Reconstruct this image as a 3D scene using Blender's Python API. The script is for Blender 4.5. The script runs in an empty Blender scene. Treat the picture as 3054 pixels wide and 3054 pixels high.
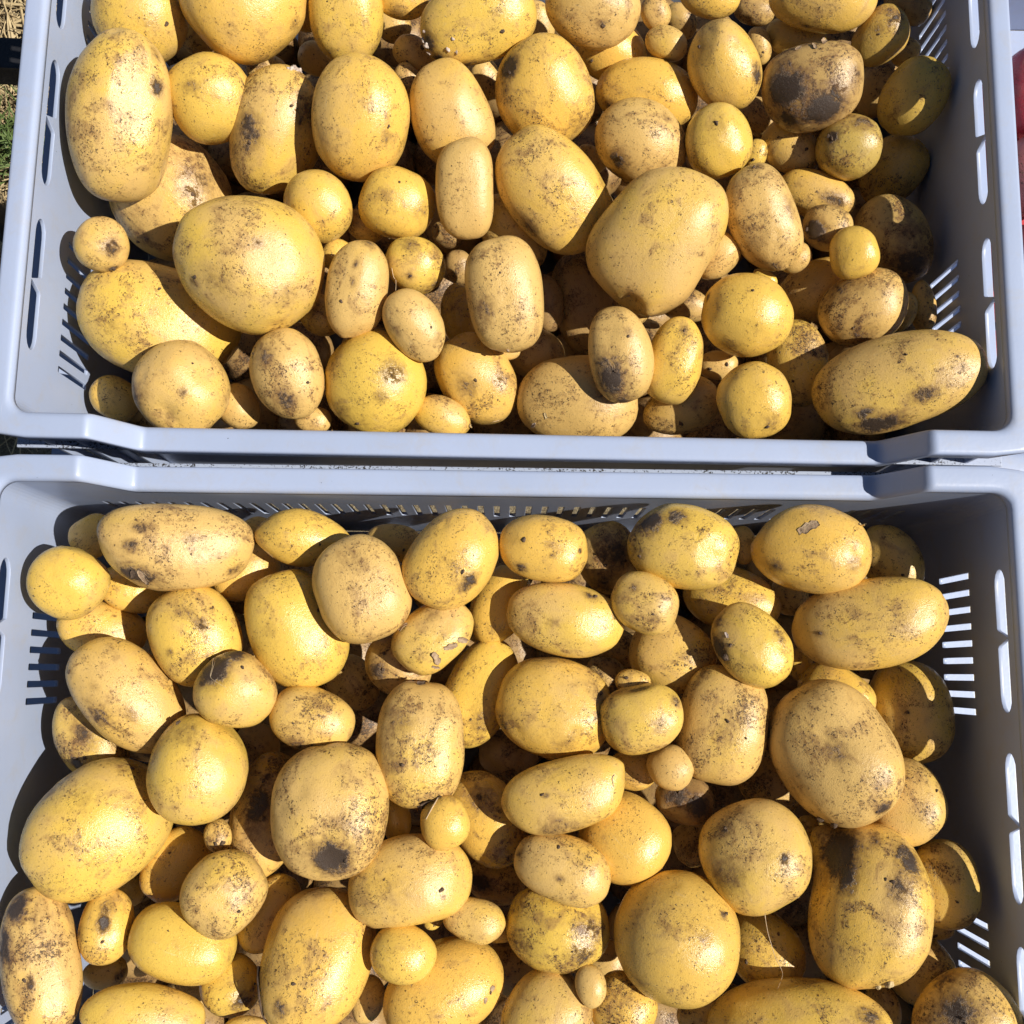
import bpy, bmesh, math, random
import numpy as np
from mathutils import Vector, Matrix, Quaternion

scene = bpy.context.scene
col = scene.collection
R = math.radians
Z0 = 0.83                      # height of the crate rims above the ground

# ------------------------------------------------------------------ camera
CAM_H, CAM_TILT, CAM_ROLL, CAM_LENS = 0.5801, 0.1523, 0.0455, 36.0 * 3124.03 / 3054.0
cd = bpy.data.cameras.new('camera')
cam = bpy.data.objects.new('camera', cd)
col.objects.link(cam)
cd.sensor_width = 36.0
cd.lens = CAM_LENS
cd.clip_start = 0.01
cd.clip_end = 500.0
_c, _s = math.cos(CAM_ROLL), math.sin(CAM_ROLL)
_ct, _st = math.cos(CAM_TILT), math.sin(CAM_TILT)
_rt, _up = Vector((1, 0, 0)), Vector((0, _ct, _st))
_ix, _iyu = _rt * _c + _up * _s, _up * _c - _rt * _s
_bk = _ix.cross(_iyu)
cam.matrix_world = Matrix(((_ix.x, _iyu.x, _bk.x, 0.0), (_ix.y, _iyu.y, _bk.y, 0.0),
                           (_ix.z, _iyu.z, _bk.z, Z0 + CAM_H), (0, 0, 0, 1)))
scene.camera = cam

# ------------------------------------------------------------------ daylight
SUN_AZ = R(-8)                # towards +x, a little towards the viewer
SUN_EL = R(49)
sun_dir = Vector((math.cos(SUN_EL) * math.cos(SUN_AZ), math.cos(SUN_EL) * math.sin(SUN_AZ), math.sin(SUN_EL)))
world = bpy.data.worlds.new('World')
scene.world = world
world.use_nodes = True
wn = world.node_tree.nodes
wl = world.node_tree.links
for n in list(wn):
    wn.remove(n)
sky = wn.new('ShaderNodeTexSky')
sky.sky_type = 'NISHITA'
sky.sun_disc = False
sky.sun_elevation = SUN_EL
sky.air_density = 0.75
sky.dust_density = 0.4
sky.ozone_density = 2.0
sky.sun_rotation = math.atan2(sun_dir.x, sun_dir.y)
bg = wn.new('ShaderNodeBackground')
bg.inputs['Strength'].default_value = 0.05
wo = wn.new('ShaderNodeOutputWorld')
wl.new(sky.outputs[0], bg.inputs['Color'])
wl.new(bg.outputs[0], wo.inputs['Surface'])
sd = bpy.data.lights.new('sun', 'SUN')
sd.energy = 5.0
sd.angle = R(0.53)
sd.color = (1.0, 0.945, 0.86)
sun = bpy.data.objects.new('sun', sd)
col.objects.link(sun)
sun.rotation_euler = sun_dir.to_track_quat('Z', 'Y').to_euler()
scene.view_settings.view_transform = 'Standard'
scene.view_settings.look = 'None'
scene.view_settings.exposure = 0.22
scene.view_settings.gamma = 1.0
scene.view_settings.use_curve_mapping = False
try:
    scene.cycles.use_denoising = True
    scene.cycles.max_bounces = 5
    scene.cycles.diffuse_bounces = 4
    scene.cycles.glossy_bounces = 2
except Exception:
    pass

# ------------------------------------------------------------------ node helpers
class NT:
    def __init__(self, name):
        self.m = bpy.data.materials.new(name)
        self.m.use_nodes = True
        self.t = self.m.node_tree
        for n in list(self.t.nodes):
            self.t.nodes.remove(n)
        self.out = self.t.nodes.new('ShaderNodeOutputMaterial')
        self.b = self.t.nodes.new('ShaderNodeBsdfPrincipled')
        self.t.links.new(self.b.outputs[0], self.out.inputs['Surface'])
    def n(self, kind, **kw):
        nd = self.t.nodes.new('ShaderNode' + kind)
        for k, v in kw.items():
            setattr(nd, k, v)
        return nd
    def put(self, sock, v):
        if v is None:
            return
        if hasattr(v, 'links') or hasattr(v, 'is_linked'):
            self.t.links.new(v, sock)
        else:
            sock.default_value = v
    def math(self, op, a, b=None, c=None, clamp=False):
        nd = self.n('Math', operation=op, use_clamp=clamp)
        for i, v in enumerate((a, b, c)):
            self.put(nd.inputs[i], v)
        return nd.outputs[0]
    def noise(self, vec, scale, detail=3.0, rough=0.55, dist=0.0):
        nd = self.n('TexNoise')
        self.put(nd.inputs['Vector'], vec)
        nd.inputs['Scale'].default_value = scale
        nd.inputs['Detail'].default_value = detail
        nd.inputs['Roughness'].default_value = rough
        nd.inputs['Distortion'].default_value = dist
        return nd.outputs['Fac']
    def ramp(self, v, lo, hi, a=0.0, b=1.0):
        nd = self.n('MapRange', interpolation_type='SMOOTHSTEP')
        self.put(nd.inputs['Value'], v)
        for k, x in (('From Min', lo), ('From Max', hi), ('To Min', a), ('To Max', b)):
            self.put(nd.inputs[k], x)
        return nd.outputs['Result']
    def mix(self, f, a, b):
        nd = self.n('Mix', data_type='RGBA')
        self.put(nd.inputs[0], f)
        self.put(nd.inputs[6], a)
        self.put(nd.inputs[7], b)
        return nd.outputs[2]
    def attr(self, name, kind='OBJECT'):
        nd = self.n('Attribute', attribute_type=kind, attribute_name=name)
        return nd.outputs['Fac']
    def bump(self, h, strength, dist, normal=None):
        nd = self.n('Bump')
        nd.inputs['Strength'].default_value = strength
        nd.inputs['Distance'].default_value = dist
        self.put(nd.inputs['Height'], h)
        if normal is not None:
            self.put(nd.inputs['Normal'], normal)
        return nd.outputs[0]

def rgb(r, g, b):
    return (r, g, b, 1.0)

# ------------------------------------------------------------------ materials
def potato_material(name, clean, gold, dusty, deep, stain):
    k = NT(name)
    tc = k.n('TexCoord').outputs['Object']
    oi = k.n('ObjectInfo').outputs['Random']
    off = k.n('CombineXYZ')
    for i in range(3):
        k.put(off.inputs[i], k.math('MULTIPLY', oi, (37.1, 91.7, 53.3)[i]))
    va = k.n('VectorMath', operation='ADD')
    k.put(va.inputs[0], tc)
    k.put(va.inputs[1], off.outputs[0])
    v = va.outputs[0]
    tone, dirt, green = k.attr('tone'), k.attr('dirt'), k.attr('green')
    soilv = k.attr('soil', 'GEOMETRY')
    big = k.noise(v, 22.0, 2.0, 0.5)
    mid = k.noise(v, 75.0, 5.0, 0.62, 0.6)
    fine = k.noise(v, 330.0, 5.0, 0.7)
    speck = k.noise(v, 800.0, 2.5, 0.62, 0.9)
    clump = k.noise(v, 40.0, 5.0, 0.68, 0.8)
    grit = k.noise(v, 1400.0, 2.0, 0.6)
    mp = k.n('Mapping')
    k.put(mp.inputs['Vector'], v)
    mp.inputs['Rotation'].default_value = (0.2, 0.35, 0.6)
    mp.inputs['Scale'].default_value = (70.0, 420.0, 300.0)
    smear = k.noise(mp.outputs[0], 1.0, 4.0, 0.6, 0.3)
    # skin: clean yellow against dry dusty tan, in soft clouds
    f1 = k.math('ADD', k.math('MULTIPLY', big, 0.75), k.math('MULTIPLY', mid, 0.5))
    lo = k.math('SUBTRACT', 0.95, k.math('MULTIPLY', tone, 0.72))
    cloud = k.ramp(f1, k.math('SUBTRACT', lo, 0.20), k.math('ADD', lo, 0.20))
    hue = k.ramp(k.math('FRACT', k.math('MULTIPLY', oi, 7.31)), 0.0, 1.0)
    c = k.mix(cloud, k.mix(k.math('MULTIPLY', hue, 0.85), clean, gold), dusty)
    c = k.mix(k.ramp(mid, 0.54, 0.80, 0.0, 0.55), c, deep)
    c = k.mix(k.math('MULTIPLY', green, k.ramp(big, 0.3, 0.6, 0.55, 1.0)), c, rgb(0.235, 0.235, 0.075))
    # pale rubbed streaks
    c = k.mix(k.ramp(smear, 0.60, 0.80, 0.0, 0.35), c, rgb(0.74, 0.58, 0.30))
    # soft brown smears left by wiped earth
    cs = k.math('ADD', clump, k.math('MULTIPLY', k.math('SUBTRACT', mid, 0.5), 0.7))
    cs = k.math('ADD', cs, k.math('MULTIPLY', k.math('SUBTRACT', smear, 0.5), 0.40))
    s0 = k.math('SUBTRACT', 0.60, k.math('MULTIPLY', dirt, 0.22))
    stn = k.ramp(cs, s0, k.math('ADD', s0, 0.24), 0.0, 0.55)
    c = k.mix(stn, c, stain)
    c = k.mix(k.ramp(dirt, 0.70, 1.0, 0.0, 0.62), c, rgb(0.205, 0.118, 0.055))  # overall coat of earth; also paints in the shade of the deep gaps
    # russeting: fine brown net that thickens inside the smears
    dirtier = k.math('MULTIPLY', k.math('ADD', dirt, 0.08), k.ramp(clump, 0.40, 0.66, 0.06, 1.60))
    nl = k.math('SUBTRACT', 0.60, k.math('MULTIPLY', dirtier, 0.14))
    net = k.ramp(fine, nl, k.math('ADD', nl, 0.16), 0.0, 0.80)
    c = k.mix(net, c, rgb(0.20, 0.098, 0.030))
    # crumbs of earth
    th = k.math('SUBTRACT', 0.668, k.math('MULTIPLY', dirtier, 0.125))
    sp = k.ramp(speck, th, k.math('ADD', th, 0.045), 0.0, 0.92)
    c = k.mix(sp, c, rgb(0.060, 0.033, 0.013))
    # pores
    po = k.ramp(grit, 0.58, 0.72, 0.0, 0.30)
    c = k.mix(po, c, rgb(0.19, 0.11, 0.04))
    # patches of soil at the places the skin is really dirty (vertex mask broken up by noise)
    sn = k.math('ADD', k.math('MULTIPLY', fine, 0.45), k.math('MULTIPLY', k.noise(v, 120.0, 6.0, 0.74, 0.7), 0.65))
    st_ = k.math('SUBTRACT', 0.90, k.math('MULTIPLY', soilv, 0.60))
    gate = k.math('MINIMUM', k.math('MULTIPLY', soilv, 2.6), 1.0)
    soft = k.ramp(sn, k.math('SUBTRACT', st_, 0.36), k.math('ADD', st_, 0.08), 0.0, 0.85)
    c = k.mix(k.math('MULTIPLY', soft, gate), c, rgb(0.150, 0.074, 0.028))
    hard = k.ramp(sn, k.math('SUBTRACT', st_, 0.06), k.math('ADD', st_, 0.10), 0.0, 0.95)
    hard = k.math('MULTIPLY', hard, gate)
    c = k.mix(hard, c, k.mix(grit, rgb(0.018, 0.012, 0.009), rgb(0.070, 0.045, 0.030)))
    k.put(k.b.inputs['Base Color'], c)
    rough = k.math('ADD', k.math('ADD', 0.15, k.math('MULTIPLY', cloud, 0.11)), k.math('MULTIPLY', fine, 0.20))
    rough = k.math('ADD', rough, k.math('MULTIPLY', k.math('MAXIMUM', hard, k.math('MAXIMUM', sp, k.math('MULTIPLY', stn, 0.7))), 0.20))
    k.put(k.b.inputs['Roughness'], rough)
    k.b.inputs['Specular IOR Level'].default_value = 0.52
    h = k.math('ADD', k.math('MULTIPLY', fine, 0.40), k.math('MULTIPLY', grit, 0.30))
    h = k.math('ADD', h, k.math('MULTIPLY', sp, 0.25))
    h = k.math('ADD', h, k.math('MULTIPLY', hard, 1.2))
    h = k.math('ADD', h, k.math('MULTIPLY', mid, 0.35))
    k.put(k.b.inputs['Normal'], k.bump(h, 0.6, 0.0010))
    return k.m

M_POTATO = potato_material('potato_skin', rgb(0.73, 0.482, 0.086), rgb(0.77, 0.462, 0.094), rgb(0.66, 0.428, 0.138), rgb(0.48, 0.285, 0.085), rgb(0.27, 0.140, 0.048))
M_RED = potato_material('red_potato_skin', rgb(0.50, 0.035, 0.045), rgb(0.46, 0.03, 0.05), rgb(0.55, 0.17, 0.15), rgb(0.33, 0.03, 0.05), rgb(0.22, 0.06, 0.05))

def plastic_material(name, base, dark):
    k = NT(name)
    v = k.n('TexCoord').outputs['Object']
    a = k.noise(v, 9.0, 3.0, 0.55)
    c = k.mix(k.ramp(a, 0.3, 0.7), base, dark)
    dust = k.ramp(k.noise(v, 60.0, 6.0, 0.7, 0.5), 0.46, 0.8, 0.0, 0.32)
    c = k.mix(dust, c, rgb(0.40, 0.36, 0.29))
    cl = k.ramp(k.noise(v, 16.0, 3.0, 0.6), 0.45, 0.75, 0.0, 0.055)
    th = k.math('SUBTRACT', 0.80, cl)
    sp = k.ramp(k.noise(v, 330.0, 2.0, 0.5, 0.4), th, k.math('ADD', th, 0.03), 0.0, 0.9)
    c = k.mix(sp, c, rgb(0.03, 0.026, 0.022))
    # pale scratches
    wv = k.n('Mapping')
    k.put(wv.inputs['Vector'], v)
    wv.inputs['Rotation'].default_value = (0.3, 0.2, 0.7)
    wv.inputs['Scale'].default_value = (900.0, 22.0, 60.0)
    sc_ = k.ramp(k.noise(wv.outputs[0], 1.0, 1.0, 0.4), 0.78, 0.83, 0.0, 0.35)
    c = k.mix(sc_, c, rgb(0.72, 0.74, 0.78))
    k.put(k.b.inputs['Base Color'], c)
    k.put(k.b.inputs['Roughness'], k.math('ADD', 0.30, k.math('MULTIPLY', k.noise(v, 40.0, 4.0, 0.6), 0.18)))
    k.b.inputs['Specular IOR Level'].default_value = 0.45
    k.put(k.b.inputs['Normal'], k.bump(k.noise(v, 420.0, 2.0, 0.5), 0.10, 0.0006))
    return k.m

M_CRATE = plastic_material('crate_plastic', rgb(0.380, 0.445, 0.605), rgb(0.350, 0.412, 0.560))

def ledge_material():
    k = NT('crate_ledge_plastic')
    v = k.n('TexCoord').outputs['Object']
    c = k.mix(k.noise(v, 12.0, 3.0), rgb(0.36, 0.41, 0.53), rgb(0.33, 0.38, 0.49))
    cl = k.ramp(k.noise(v, 22.0, 3.0, 0.6), 0.35, 0.65, 0.0, 0.12)
    th = k.math('SUBTRACT', 0.64, cl)
    sp = k.ramp(k.noise(v, 800.0, 3.0, 0.65, 0.6), th, k.math('ADD', th, 0.04))
    c = k.mix(sp, c, rgb(0.03, 0.024, 0.018))
    k.put(k.b.inputs['Base Color'], c)
    k.b.inputs['Roughness'].default_value = 0.5
    k.put(k.b.inputs['Normal'], k.bump(sp, 0.6, 0.0012))
    return k.m

M_LEDGE = ledge_material()

def plain(name, a, b, scale, rough, bump=0.0, bscale=300.0):
    k = NT(name)
    v = k.n('TexCoord').outputs['Object']
    n = k.noise(v, scale, 5.0, 0.65)
    k.put(k.b.inputs['Base Color'], k.mix(k.ramp(n, 0.3, 0.7), a, b))
    k.b.inputs['Roughness'].default_value = rough
    if bump:
        k.put(k.b.inputs['Normal'], k.bump(k.noise(v, bscale, 4.0, 0.6), bump, 0.002))
    return k.m

M_STEEL = plain('black_steel', rgb(0.012, 0.012, 0.014), rgb(0.022, 0.022, 0.025), 40.0, 0.45, 0.2)
M_SKIN = [plain('dry_potato_skin', rgb(0.47, 0.34, 0.20), rgb(0.27, 0.17, 0.10), 420.0, 0.8, 0.6),
          plain('pale_crust', rgb(0.66, 0.58, 0.50), rgb(0.40, 0.30, 0.24), 350.0, 0.8, 0.6),
          plain('golden_peel', rgb(0.60, 0.47, 0.24), rgb(0.42, 0.28, 0.12), 240.0, 0.6, 0.5),
          plain('caked_soil', rgb(0.060, 0.038, 0.024), rgb(0.14, 0.09, 0.055), 300.0, 0.95, 0.8)]
M_ROOT = plain('root_fibre', rgb(0.62, 0.48, 0.30), rgb(0.40, 0.27, 0.15), 200.0, 0.7)
M_STRAW = plain('straw_stalk', rgb(0.52, 0.41, 0.22), rgb(0.34, 0.25, 0.13), 25.0, 0.7)
M_GRASS = plain('grass_blade', rgb(0.075, 0.13, 0.03), rgb(0.13, 0.17, 0.05), 20.0, 0.55)

def ground_material():
    k = NT('dry_field_soil')
    v = k.n('TexCoord').outputs['Object']
    c = k.mix(k.ramp(k.noise(v, 9.0, 4.0), 0.35, 0.65), rgb(0.30, 0.24, 0.14), rgb(0.40, 0.33, 0.20))
    st = k.noise(v, 150.0, 6.0, 0.7, 1.5)
    c = k.mix(k.ramp(st, 0.40, 0.62), rgb(0.17, 0.125, 0.07), c)
    k.put(k.b.inputs['Base Color'], c)
    k.b.inputs['Roughness'].default_value = 0.95
    k.put(k.b.inputs['Normal'], k.bump(st, 0.8, 0.01))
    return k.m

M_GROUND = ground_material()

# ------------------------------------------------------------------ object helpers
def link(name, mesh, mat, parent=None, smooth=False):
    o = bpy.data.objects.new(name, mesh)
    col.objects.link(o)
    if mat is not None and not mesh.materials:
        mesh.materials.append(mat)
    if smooth:
        mesh.polygons.foreach_set('use_smooth', [True] * len(mesh.polygons))
    o.parent = parent
    return o

def bm_mesh(name, bm):
    bmesh.ops.recalc_face_normals(bm, faces=bm.faces)
    me = bpy.data.meshes.new(name)
    bm.to_mesh(me)
    bm.free()
    return me

def box_mesh(name, x0, x1, y0, y1, z0, z1, bevel=0.0006):
    bm = bmesh.new()
    bmesh.ops.create_cube(bm, size=1.0)
    for v in bm.verts:
        v.co = Vector((x0 + (v.co.x + 0.5) * (x1 - x0), y0 + (v.co.y + 0.5) * (y1 - y0), z0 + (v.co.z + 0.5) * (z1 - z0)))
    if bevel:
        bmesh.ops.bevel(bm, geom=list(bm.edges), offset=bevel, segments=2, affect='EDGES', profile=0.7)
    return bm_mesh(name, bm)

def thing(name, label, cat, loc=(0, 0, 0), rz=0.0, group=None):
    o = bpy.data.objects.new(name, None)
    col.objects.link(o)
    o.location = loc
    o.rotation_euler = (0, 0, rz)
    tag(o, label, cat, group)
    return o

def tag(o, label, cat, group=None):
    o['label'] = label
    o['category'] = cat
    if group:
        o['group'] = group

def plate_mesh(name, outline, holes, thick, bevel, mapper):
    """flat plate with real holes: a filled 2D curve turned into a mesh and carried to its place by mapper(u, v, w)"""
    cu = bpy.data.curves.new(name, 'CURVE')
    cu.dimensions = '2D'
    cu.fill_mode = 'BOTH'
    cu.extrude = thick / 2 - bevel
    cu.bevel_depth = bevel
    cu.bevel_resolution = 1
    for loop in [outline] + holes:
        sp = cu.splines.new('POLY')
        sp.points.add(len(loop) - 1)
        for p, (u, v) in zip(sp.points, loop):
            p.co = (u, v, 0.0, 1.0)
        sp.use_cyclic_u = True
    o = bpy.data.objects.new(name, cu)
    col.objects.link(o)
    dg = bpy.context.evaluated_depsgraph_get()
    me = bpy.data.meshes.new_from_object(o.evaluated_get(dg))
    bpy.data.objects.remove(o)
    bpy.data.curves.remove(cu)
    for v in me.vertices:
        v.co = Vector(mapper(v.co.x, v.co.y, v.co.z))
    bm = bmesh.new()
    bm.from_mesh(me)
    bmesh.ops.remove_doubles(bm, verts=bm.verts, dist=1e-6)
    bmesh.ops.recalc_face_normals(bm, faces=bm.faces)
    bm.to_mesh(me)
    bm.free()
    return me

# ------------------------------------------------------------------ ground
bm = bmesh.new()
bmesh.ops.create_grid(bm, x_segments=4, y_segments=4, size=60.0)
g = link('ground', bm_mesh('ground', bm), M_GROUND)
g['kind'] = 'structure'

# ------------------------------------------------------------------ stand under the crates
RAIL_TOP = Z0 - 0.2045
stand = thing('crate_stand', 'black steel stand whose rail shows beyond the back crate at left', 'stand', (0, 0, 0))
for y in (0.4775, 0.215, 0.03, -0.215):
    link('rail', box_mesh('rail', -0.66, 0.96, y - 0.0135, y + 0.0135, RAIL_TOP - 0.026, RAIL_TOP, 0.002), M_STEEL, stand)
for x in (-0.64, 0.94):
    link('cross_bar', box_mesh('cross_bar', x - 0.0125, x + 0.0125, -0.26, 0.53, RAIL_TOP - 0.0525, RAIL_TOP - 0.0265, 0.002), M_STEEL, stand)
    for y in (-0.245, 0.515):
        link('leg', box_mesh('leg', x - 0.0125, x + 0.0125, y - 0.0125, y + 0.0125, -0.01, RAIL_TOP - 0.053, 0.002), M_STEEL, stand)

# ------------------------------------------------------------------ crates
HX, HY, RC, TH = 0.285, 0.186, 0.010, 0.0024       # inner half sizes, corner radius, wall thickness
XH, XL, DROP = 0.2395, 0.2205, 0.032               # where the long sides step down, and by how much

def zprof(x):
    def raw(q):
        q = abs(q)
        return -DROP if q < XL else 0.0 if q > XH else -DROP * (XH - q) / (XH - XL)
    w = 0.0026
    return sum(raw(x + (i - 4) / 4.0 * w) for i in range(9)) / 9.0

def rim_path(step=True):
    P = []                     # x, y, outward x, outward y, z
    zf = zprof if step else (lambda q: 0.0)
    xs = [-HX + RC, -0.262, -0.25]
    q = -0.246
    while q < -0.212:
        xs.append(q)
        q += 0.00125
    xs += [-0.20, -0.15, -0.1, -0.05, 0.0]
    xs = xs + [-v for v in reversed(xs[:-1])]
    def arc(cx, cy, a0):
        for i in range(1, 8):
            a = a0 + i / 8.0 * math.pi / 2
            P.append((cx, cy, math.cos(a), math.sin(a), None))
    for x in xs:
        P.append((x, -HY, 0, -1, zf(x)))
    arc(HX - RC, -HY + RC, -math.pi / 2)
    for i in range(9):
        P.append((HX, -HY + RC + (2 * HY - 2 * RC) * i / 8.0, 1, 0, 0.0))
    arc(HX - RC, HY - RC, 0)
    for x in reversed(xs):
        P.append((x, HY, 0, 1, zf(x)))
    arc(-HX + RC, HY - RC, math.pi / 2)
    for i in range(9):
        P.append((-HX, HY - RC - (2 * HY - 2 * RC) * i / 8.0, -1, 0, 0.0))
    arc(-HX + RC, -HY + RC, math.pi)
    return P

RIM = [(0.0, -0.0062), (0.0001, -0.0035), (0.0006, -0.0018), (0.0016, -0.0006), (0.0032, -0.0001), (0.0046, 0.0),
       (0.0118, 0.0), (0.0132, -0.0002), (0.0139, -0.0008), (0.0142, -0.0018), (0.0142, -0.0036), (0.0130, -0.0036),
       (0.0124, -0.0026), (0.0027, -0.0027), (0.0025, -0.0062)]

def rim_mesh(step=True):
    P = rim_path(step)
    n, m = len(P), len(RIM)
    V, F = [], []
    for (x, y, ox, oy, z) in P:
        for (o, dz) in RIM:
            dz = dz if dz > -0.0035 or o < 0.01 or z is None or abs(oy) < 0.5 else dz - 0.0060
            o = o * (0.93 if z is None or abs(oy) < 0.5 else 1.06)
            if z is None:                          # corner: the outer edge turns more tightly than the inner one
                r = RC + o / 0.0142 * (0.0085 - RC)
                qx = math.copysign(HX + o - r, x) + r * ox
                qy = math.copysign(HY + o - r, y) + r * oy
                V.append((qx, qy, dz))
            else:
                V.append((x + ox * o, y + oy * o, z + dz))
    for i in range(n):
        j = (i + 1) % n
        for k in range(m):
            l = (k + 1) % m
            F.append((i * m + k, j * m + k, j * m + l, i * m + l))
    me = bpy.data.meshes.new('rim')
    me.from_pydata(V, [], F)
    bm = bmesh.new()
    bm.from_mesh(me)
    bmesh.ops.recalc_face_normals(bm, faces=bm.faces)
    bm.to_mesh(me)
    bm.free()
    return me

def rect(u0, u1, v0, v1, r=0.0007):
    return [(u0 + r, v0), (u1 - r, v0), (u1, v0 + r), (u1, v1 - r), (u1 - r, v1), (u0 + r, v1), (u0, v1 - r), (u0, v0 + r)]

def slot(u0, u1, v0, v1, round_lo):
    """upper slot: one rounded end, the other end cut on the slant"""
    r = (v1 - v0) / 2
    pts = []
    if round_lo:
        for i in range(9):
            a = math.pi / 2 + i / 8.0 * math.pi
            pts.append((u0 + r * 1.5 + r * 1.5 * math.cos(a), (v0 + v1) / 2 + r * math.sin(a)))
        pts += [(u1 - 0.0058, v0), (u1 - 0.0042, v0 + 0.0012), (u1, v1 - 0.001), (u1 - 0.0008, v1)]
    else:
        for i in range(9):
            a = -math.pi / 2 + i / 8.0 * math.pi
            pts.append((u1 - r * 1.5 + r * 1.5 * math.cos(a), (v0 + v1) / 2 + r * math.sin(a)))
        pts += [(u0 + 0.0004, v1), (u0, v1 - 0.0008), (u0 + 0.0042, v0 + 0.001), (u0 + 0.0054, v0)]
        pts = [(u, v) for (u, v) in pts]
    return pts

def crate_meshes(depth, tall=True):
    """all the meshes of one crate, inner rim centre at the origin, rim at z = 0"""
    M = []
    zb = -depth
    top = -0.0058
    # short end walls: three pairs of long slots under the rim, two combs of narrow slots below
    for s in (-1, 1):
        holes = []
        for c0 in (-0.1035, 0.0, 0.1035):
            holes.append(slot(c0 - 0.041, c0 + 0.0012, -0.0262, -0.0128, True))
            holes.append(slot(c0 + 0.0012, c0 + 0.041, -0.0262, -0.0128, False))
        if tall:
            for gc in (-0.103, 0.103):
                for i in range(9):
                    u = gc + (i - 4) * 0.0103
                    holes.append(rect(u - 0.0022, u + 0.0022, -0.1035, -0.0585))
        ol = [(-HY + RC, zb), (HY - RC, zb), (HY - RC, top), (-HY + RC, top)]
        me = plate_mesh('short_wall', ol, holes, TH, 0.0003, lambda u, v, w, s=s: (s * (HX + TH / 2 + 0.0001 + w), u, v))
        M.append(('short_wall', me, M_CRATE, False))
    # long side walls with the lowered middle
    for s in (-1, 1):
        holes = []
        if tall and s > 0:
            for i in range(50):
                u = (i - 24.5) * 0.0103
                holes.append(rect(u - 0.0022, u + 0.0022, -0.118, -0.0735))
        st = (lambda x: zprof(x)) if tall else (lambda x: 0.0)
        xs = [HX - RC] + [0.25 - i * 0.0025 for i in range(16)] + [0.0]
        ol = [(-HX + RC, zb), (HX - RC, zb)] + [(x, top + st(x)) for x in xs] + [(-x, top + st(x)) for x in reversed(xs[:-1])]
        me = plate_mesh('long_wall', ol, holes, TH, 0.0003, lambda u, v, w, s=s: (u, s * (HY + TH / 2 + 0.0001 + w), v))
        M.append(('long_wall', me, M_CRATE, False))
    # rounded corners
    for sx in (-1, 1):
        for sy in (-1, 1):
            V, F = [], []
            n = 9
            for i in range(n):
                a = i / (n - 1) * math.pi / 2
                for rr, z in ((RC + 0.0001, zb), (RC + 0.0001, top), (RC + TH, top), (RC + TH, zb)):
                    V.append((sx * (HX - RC + rr * math.cos(a)), sy * (HY - RC + rr * math.sin(a)), z))
            for i in range(n - 1):
                for k in range(4):
                    F.append((i * 4 + k, i * 4 + 4 + k, i * 4 + 4 + (k + 1) % 4, i * 4 + (k + 1) % 4))
            F += [(0, 1, 2, 3), tuple((n - 1) * 4 + k for k in range(4))]
            me = bpy.data.meshes.new('corner')
            me.from_pydata(V, [], F)
            bm = bmesh.new()
            bm.from_mesh(me)
            bmesh.ops.recalc_face_normals(bm, faces=bm.faces)
            bm.to_mesh(me)
            bm.free()
            M.append(('corner', me, M_CRATE, False))
    M.append(('rim', rim_mesh(tall), M_CRATE, True))
    o0 = TH + 0.0006
    if tall:
        for s in (-1, 1):
            a, b = sorted((s * (HX + o0), s * (HX + 0.0168)))
            M.append(('ledge', box_mesh('ledge', a, b, -HY - 0.0026, HY + 0.0026, -0.0505, -0.048), M_CRATE, False))
            a, b = sorted((s * (HX + o0), s * (HX + 0.0235)))
            M.append(('ledge', box_mesh('ledge', a, b, -HY - 0.0026, HY + 0.0026, -0.1145, -0.112), M_CRATE, False))
            a, b = sorted((s * (HY + o0), s * (HY + (0.0200 if s > 0 else 0.0112))))
            M.append(('ledge', box_mesh('ledge', -HX - 0.0165, HX + 0.0165, a, b, -0.0505, -0.048), M_LEDGE, False))
            for x in (-0.279, -0.2585, -0.236, 0.236, 0.2585, 0.279):
                zt = zprof(x) - 0.0068
                a, b = sorted((s * (HY + o0), s * (HY + 0.0100)))
                M.append(('rib', box_mesh('rib', x - 0.0011, x + 0.0011, a, b, -0.0478, zt, 0.0004), M_CRATE, False))
                M.append(('rib', box_mesh('rib', x - 0.0011, x + 0.0011, a, b, zb + 0.03, -0.0507, 0.0004), M_CRATE, False))
    M.append(('floor', box_mesh('floor', -HX + 0.0005, HX - 0.0005, -HY + 0.0005, HY - 0.0005, zb - 0.0035, zb + 0.0005), M_CRATE, False))
    return M

def place_crate(meshes, label, x, y, z, yaw, depth):
    base = thing('crate', label, 'crate', (x, y, z - depth - 0.004), yaw, 'plastic crates of potatoes')
    for (nm, me, mat, sm) in meshes:
        o = link(nm, me, mat, base, sm)
        o.location = (0, 0, depth + 0.004)
    return base

UX, UY, UW = -0.0028175, 0.1418589, 0.0269
LX, LY, LW = -0.0048157, 0.1037227, 0.0338
DEP = 0.2000
def off(x, y, w, d):
    return (x - math.sin(w) * d, y + math.cos(w) * d)
tallM = crate_meshes(DEP)
ub = off(UX, UY, UW, HY)
place_crate(tallM, 'pale blue-grey slotted plastic crate at the back, cut by the top edge', ub[0], ub[1], Z0, UW, DEP)
lb = off(LX, LY, LW, -HY)
place_crate(tallM, 'pale blue-grey slotted plastic crate at the front, cut by the bottom edge', lb[0], lb[1], Z0, LW, DEP)
lowM = crate_meshes(0.100, False)
place_crate(lowM, 'low pale crate of red potatoes just past the right rim of the back crate', ub[0] + 0.611 * math.cos(UW), ub[1] + 0.611 * math.sin(UW) + 0.01, Z0 - 0.100, UW, 0.100)

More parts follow.
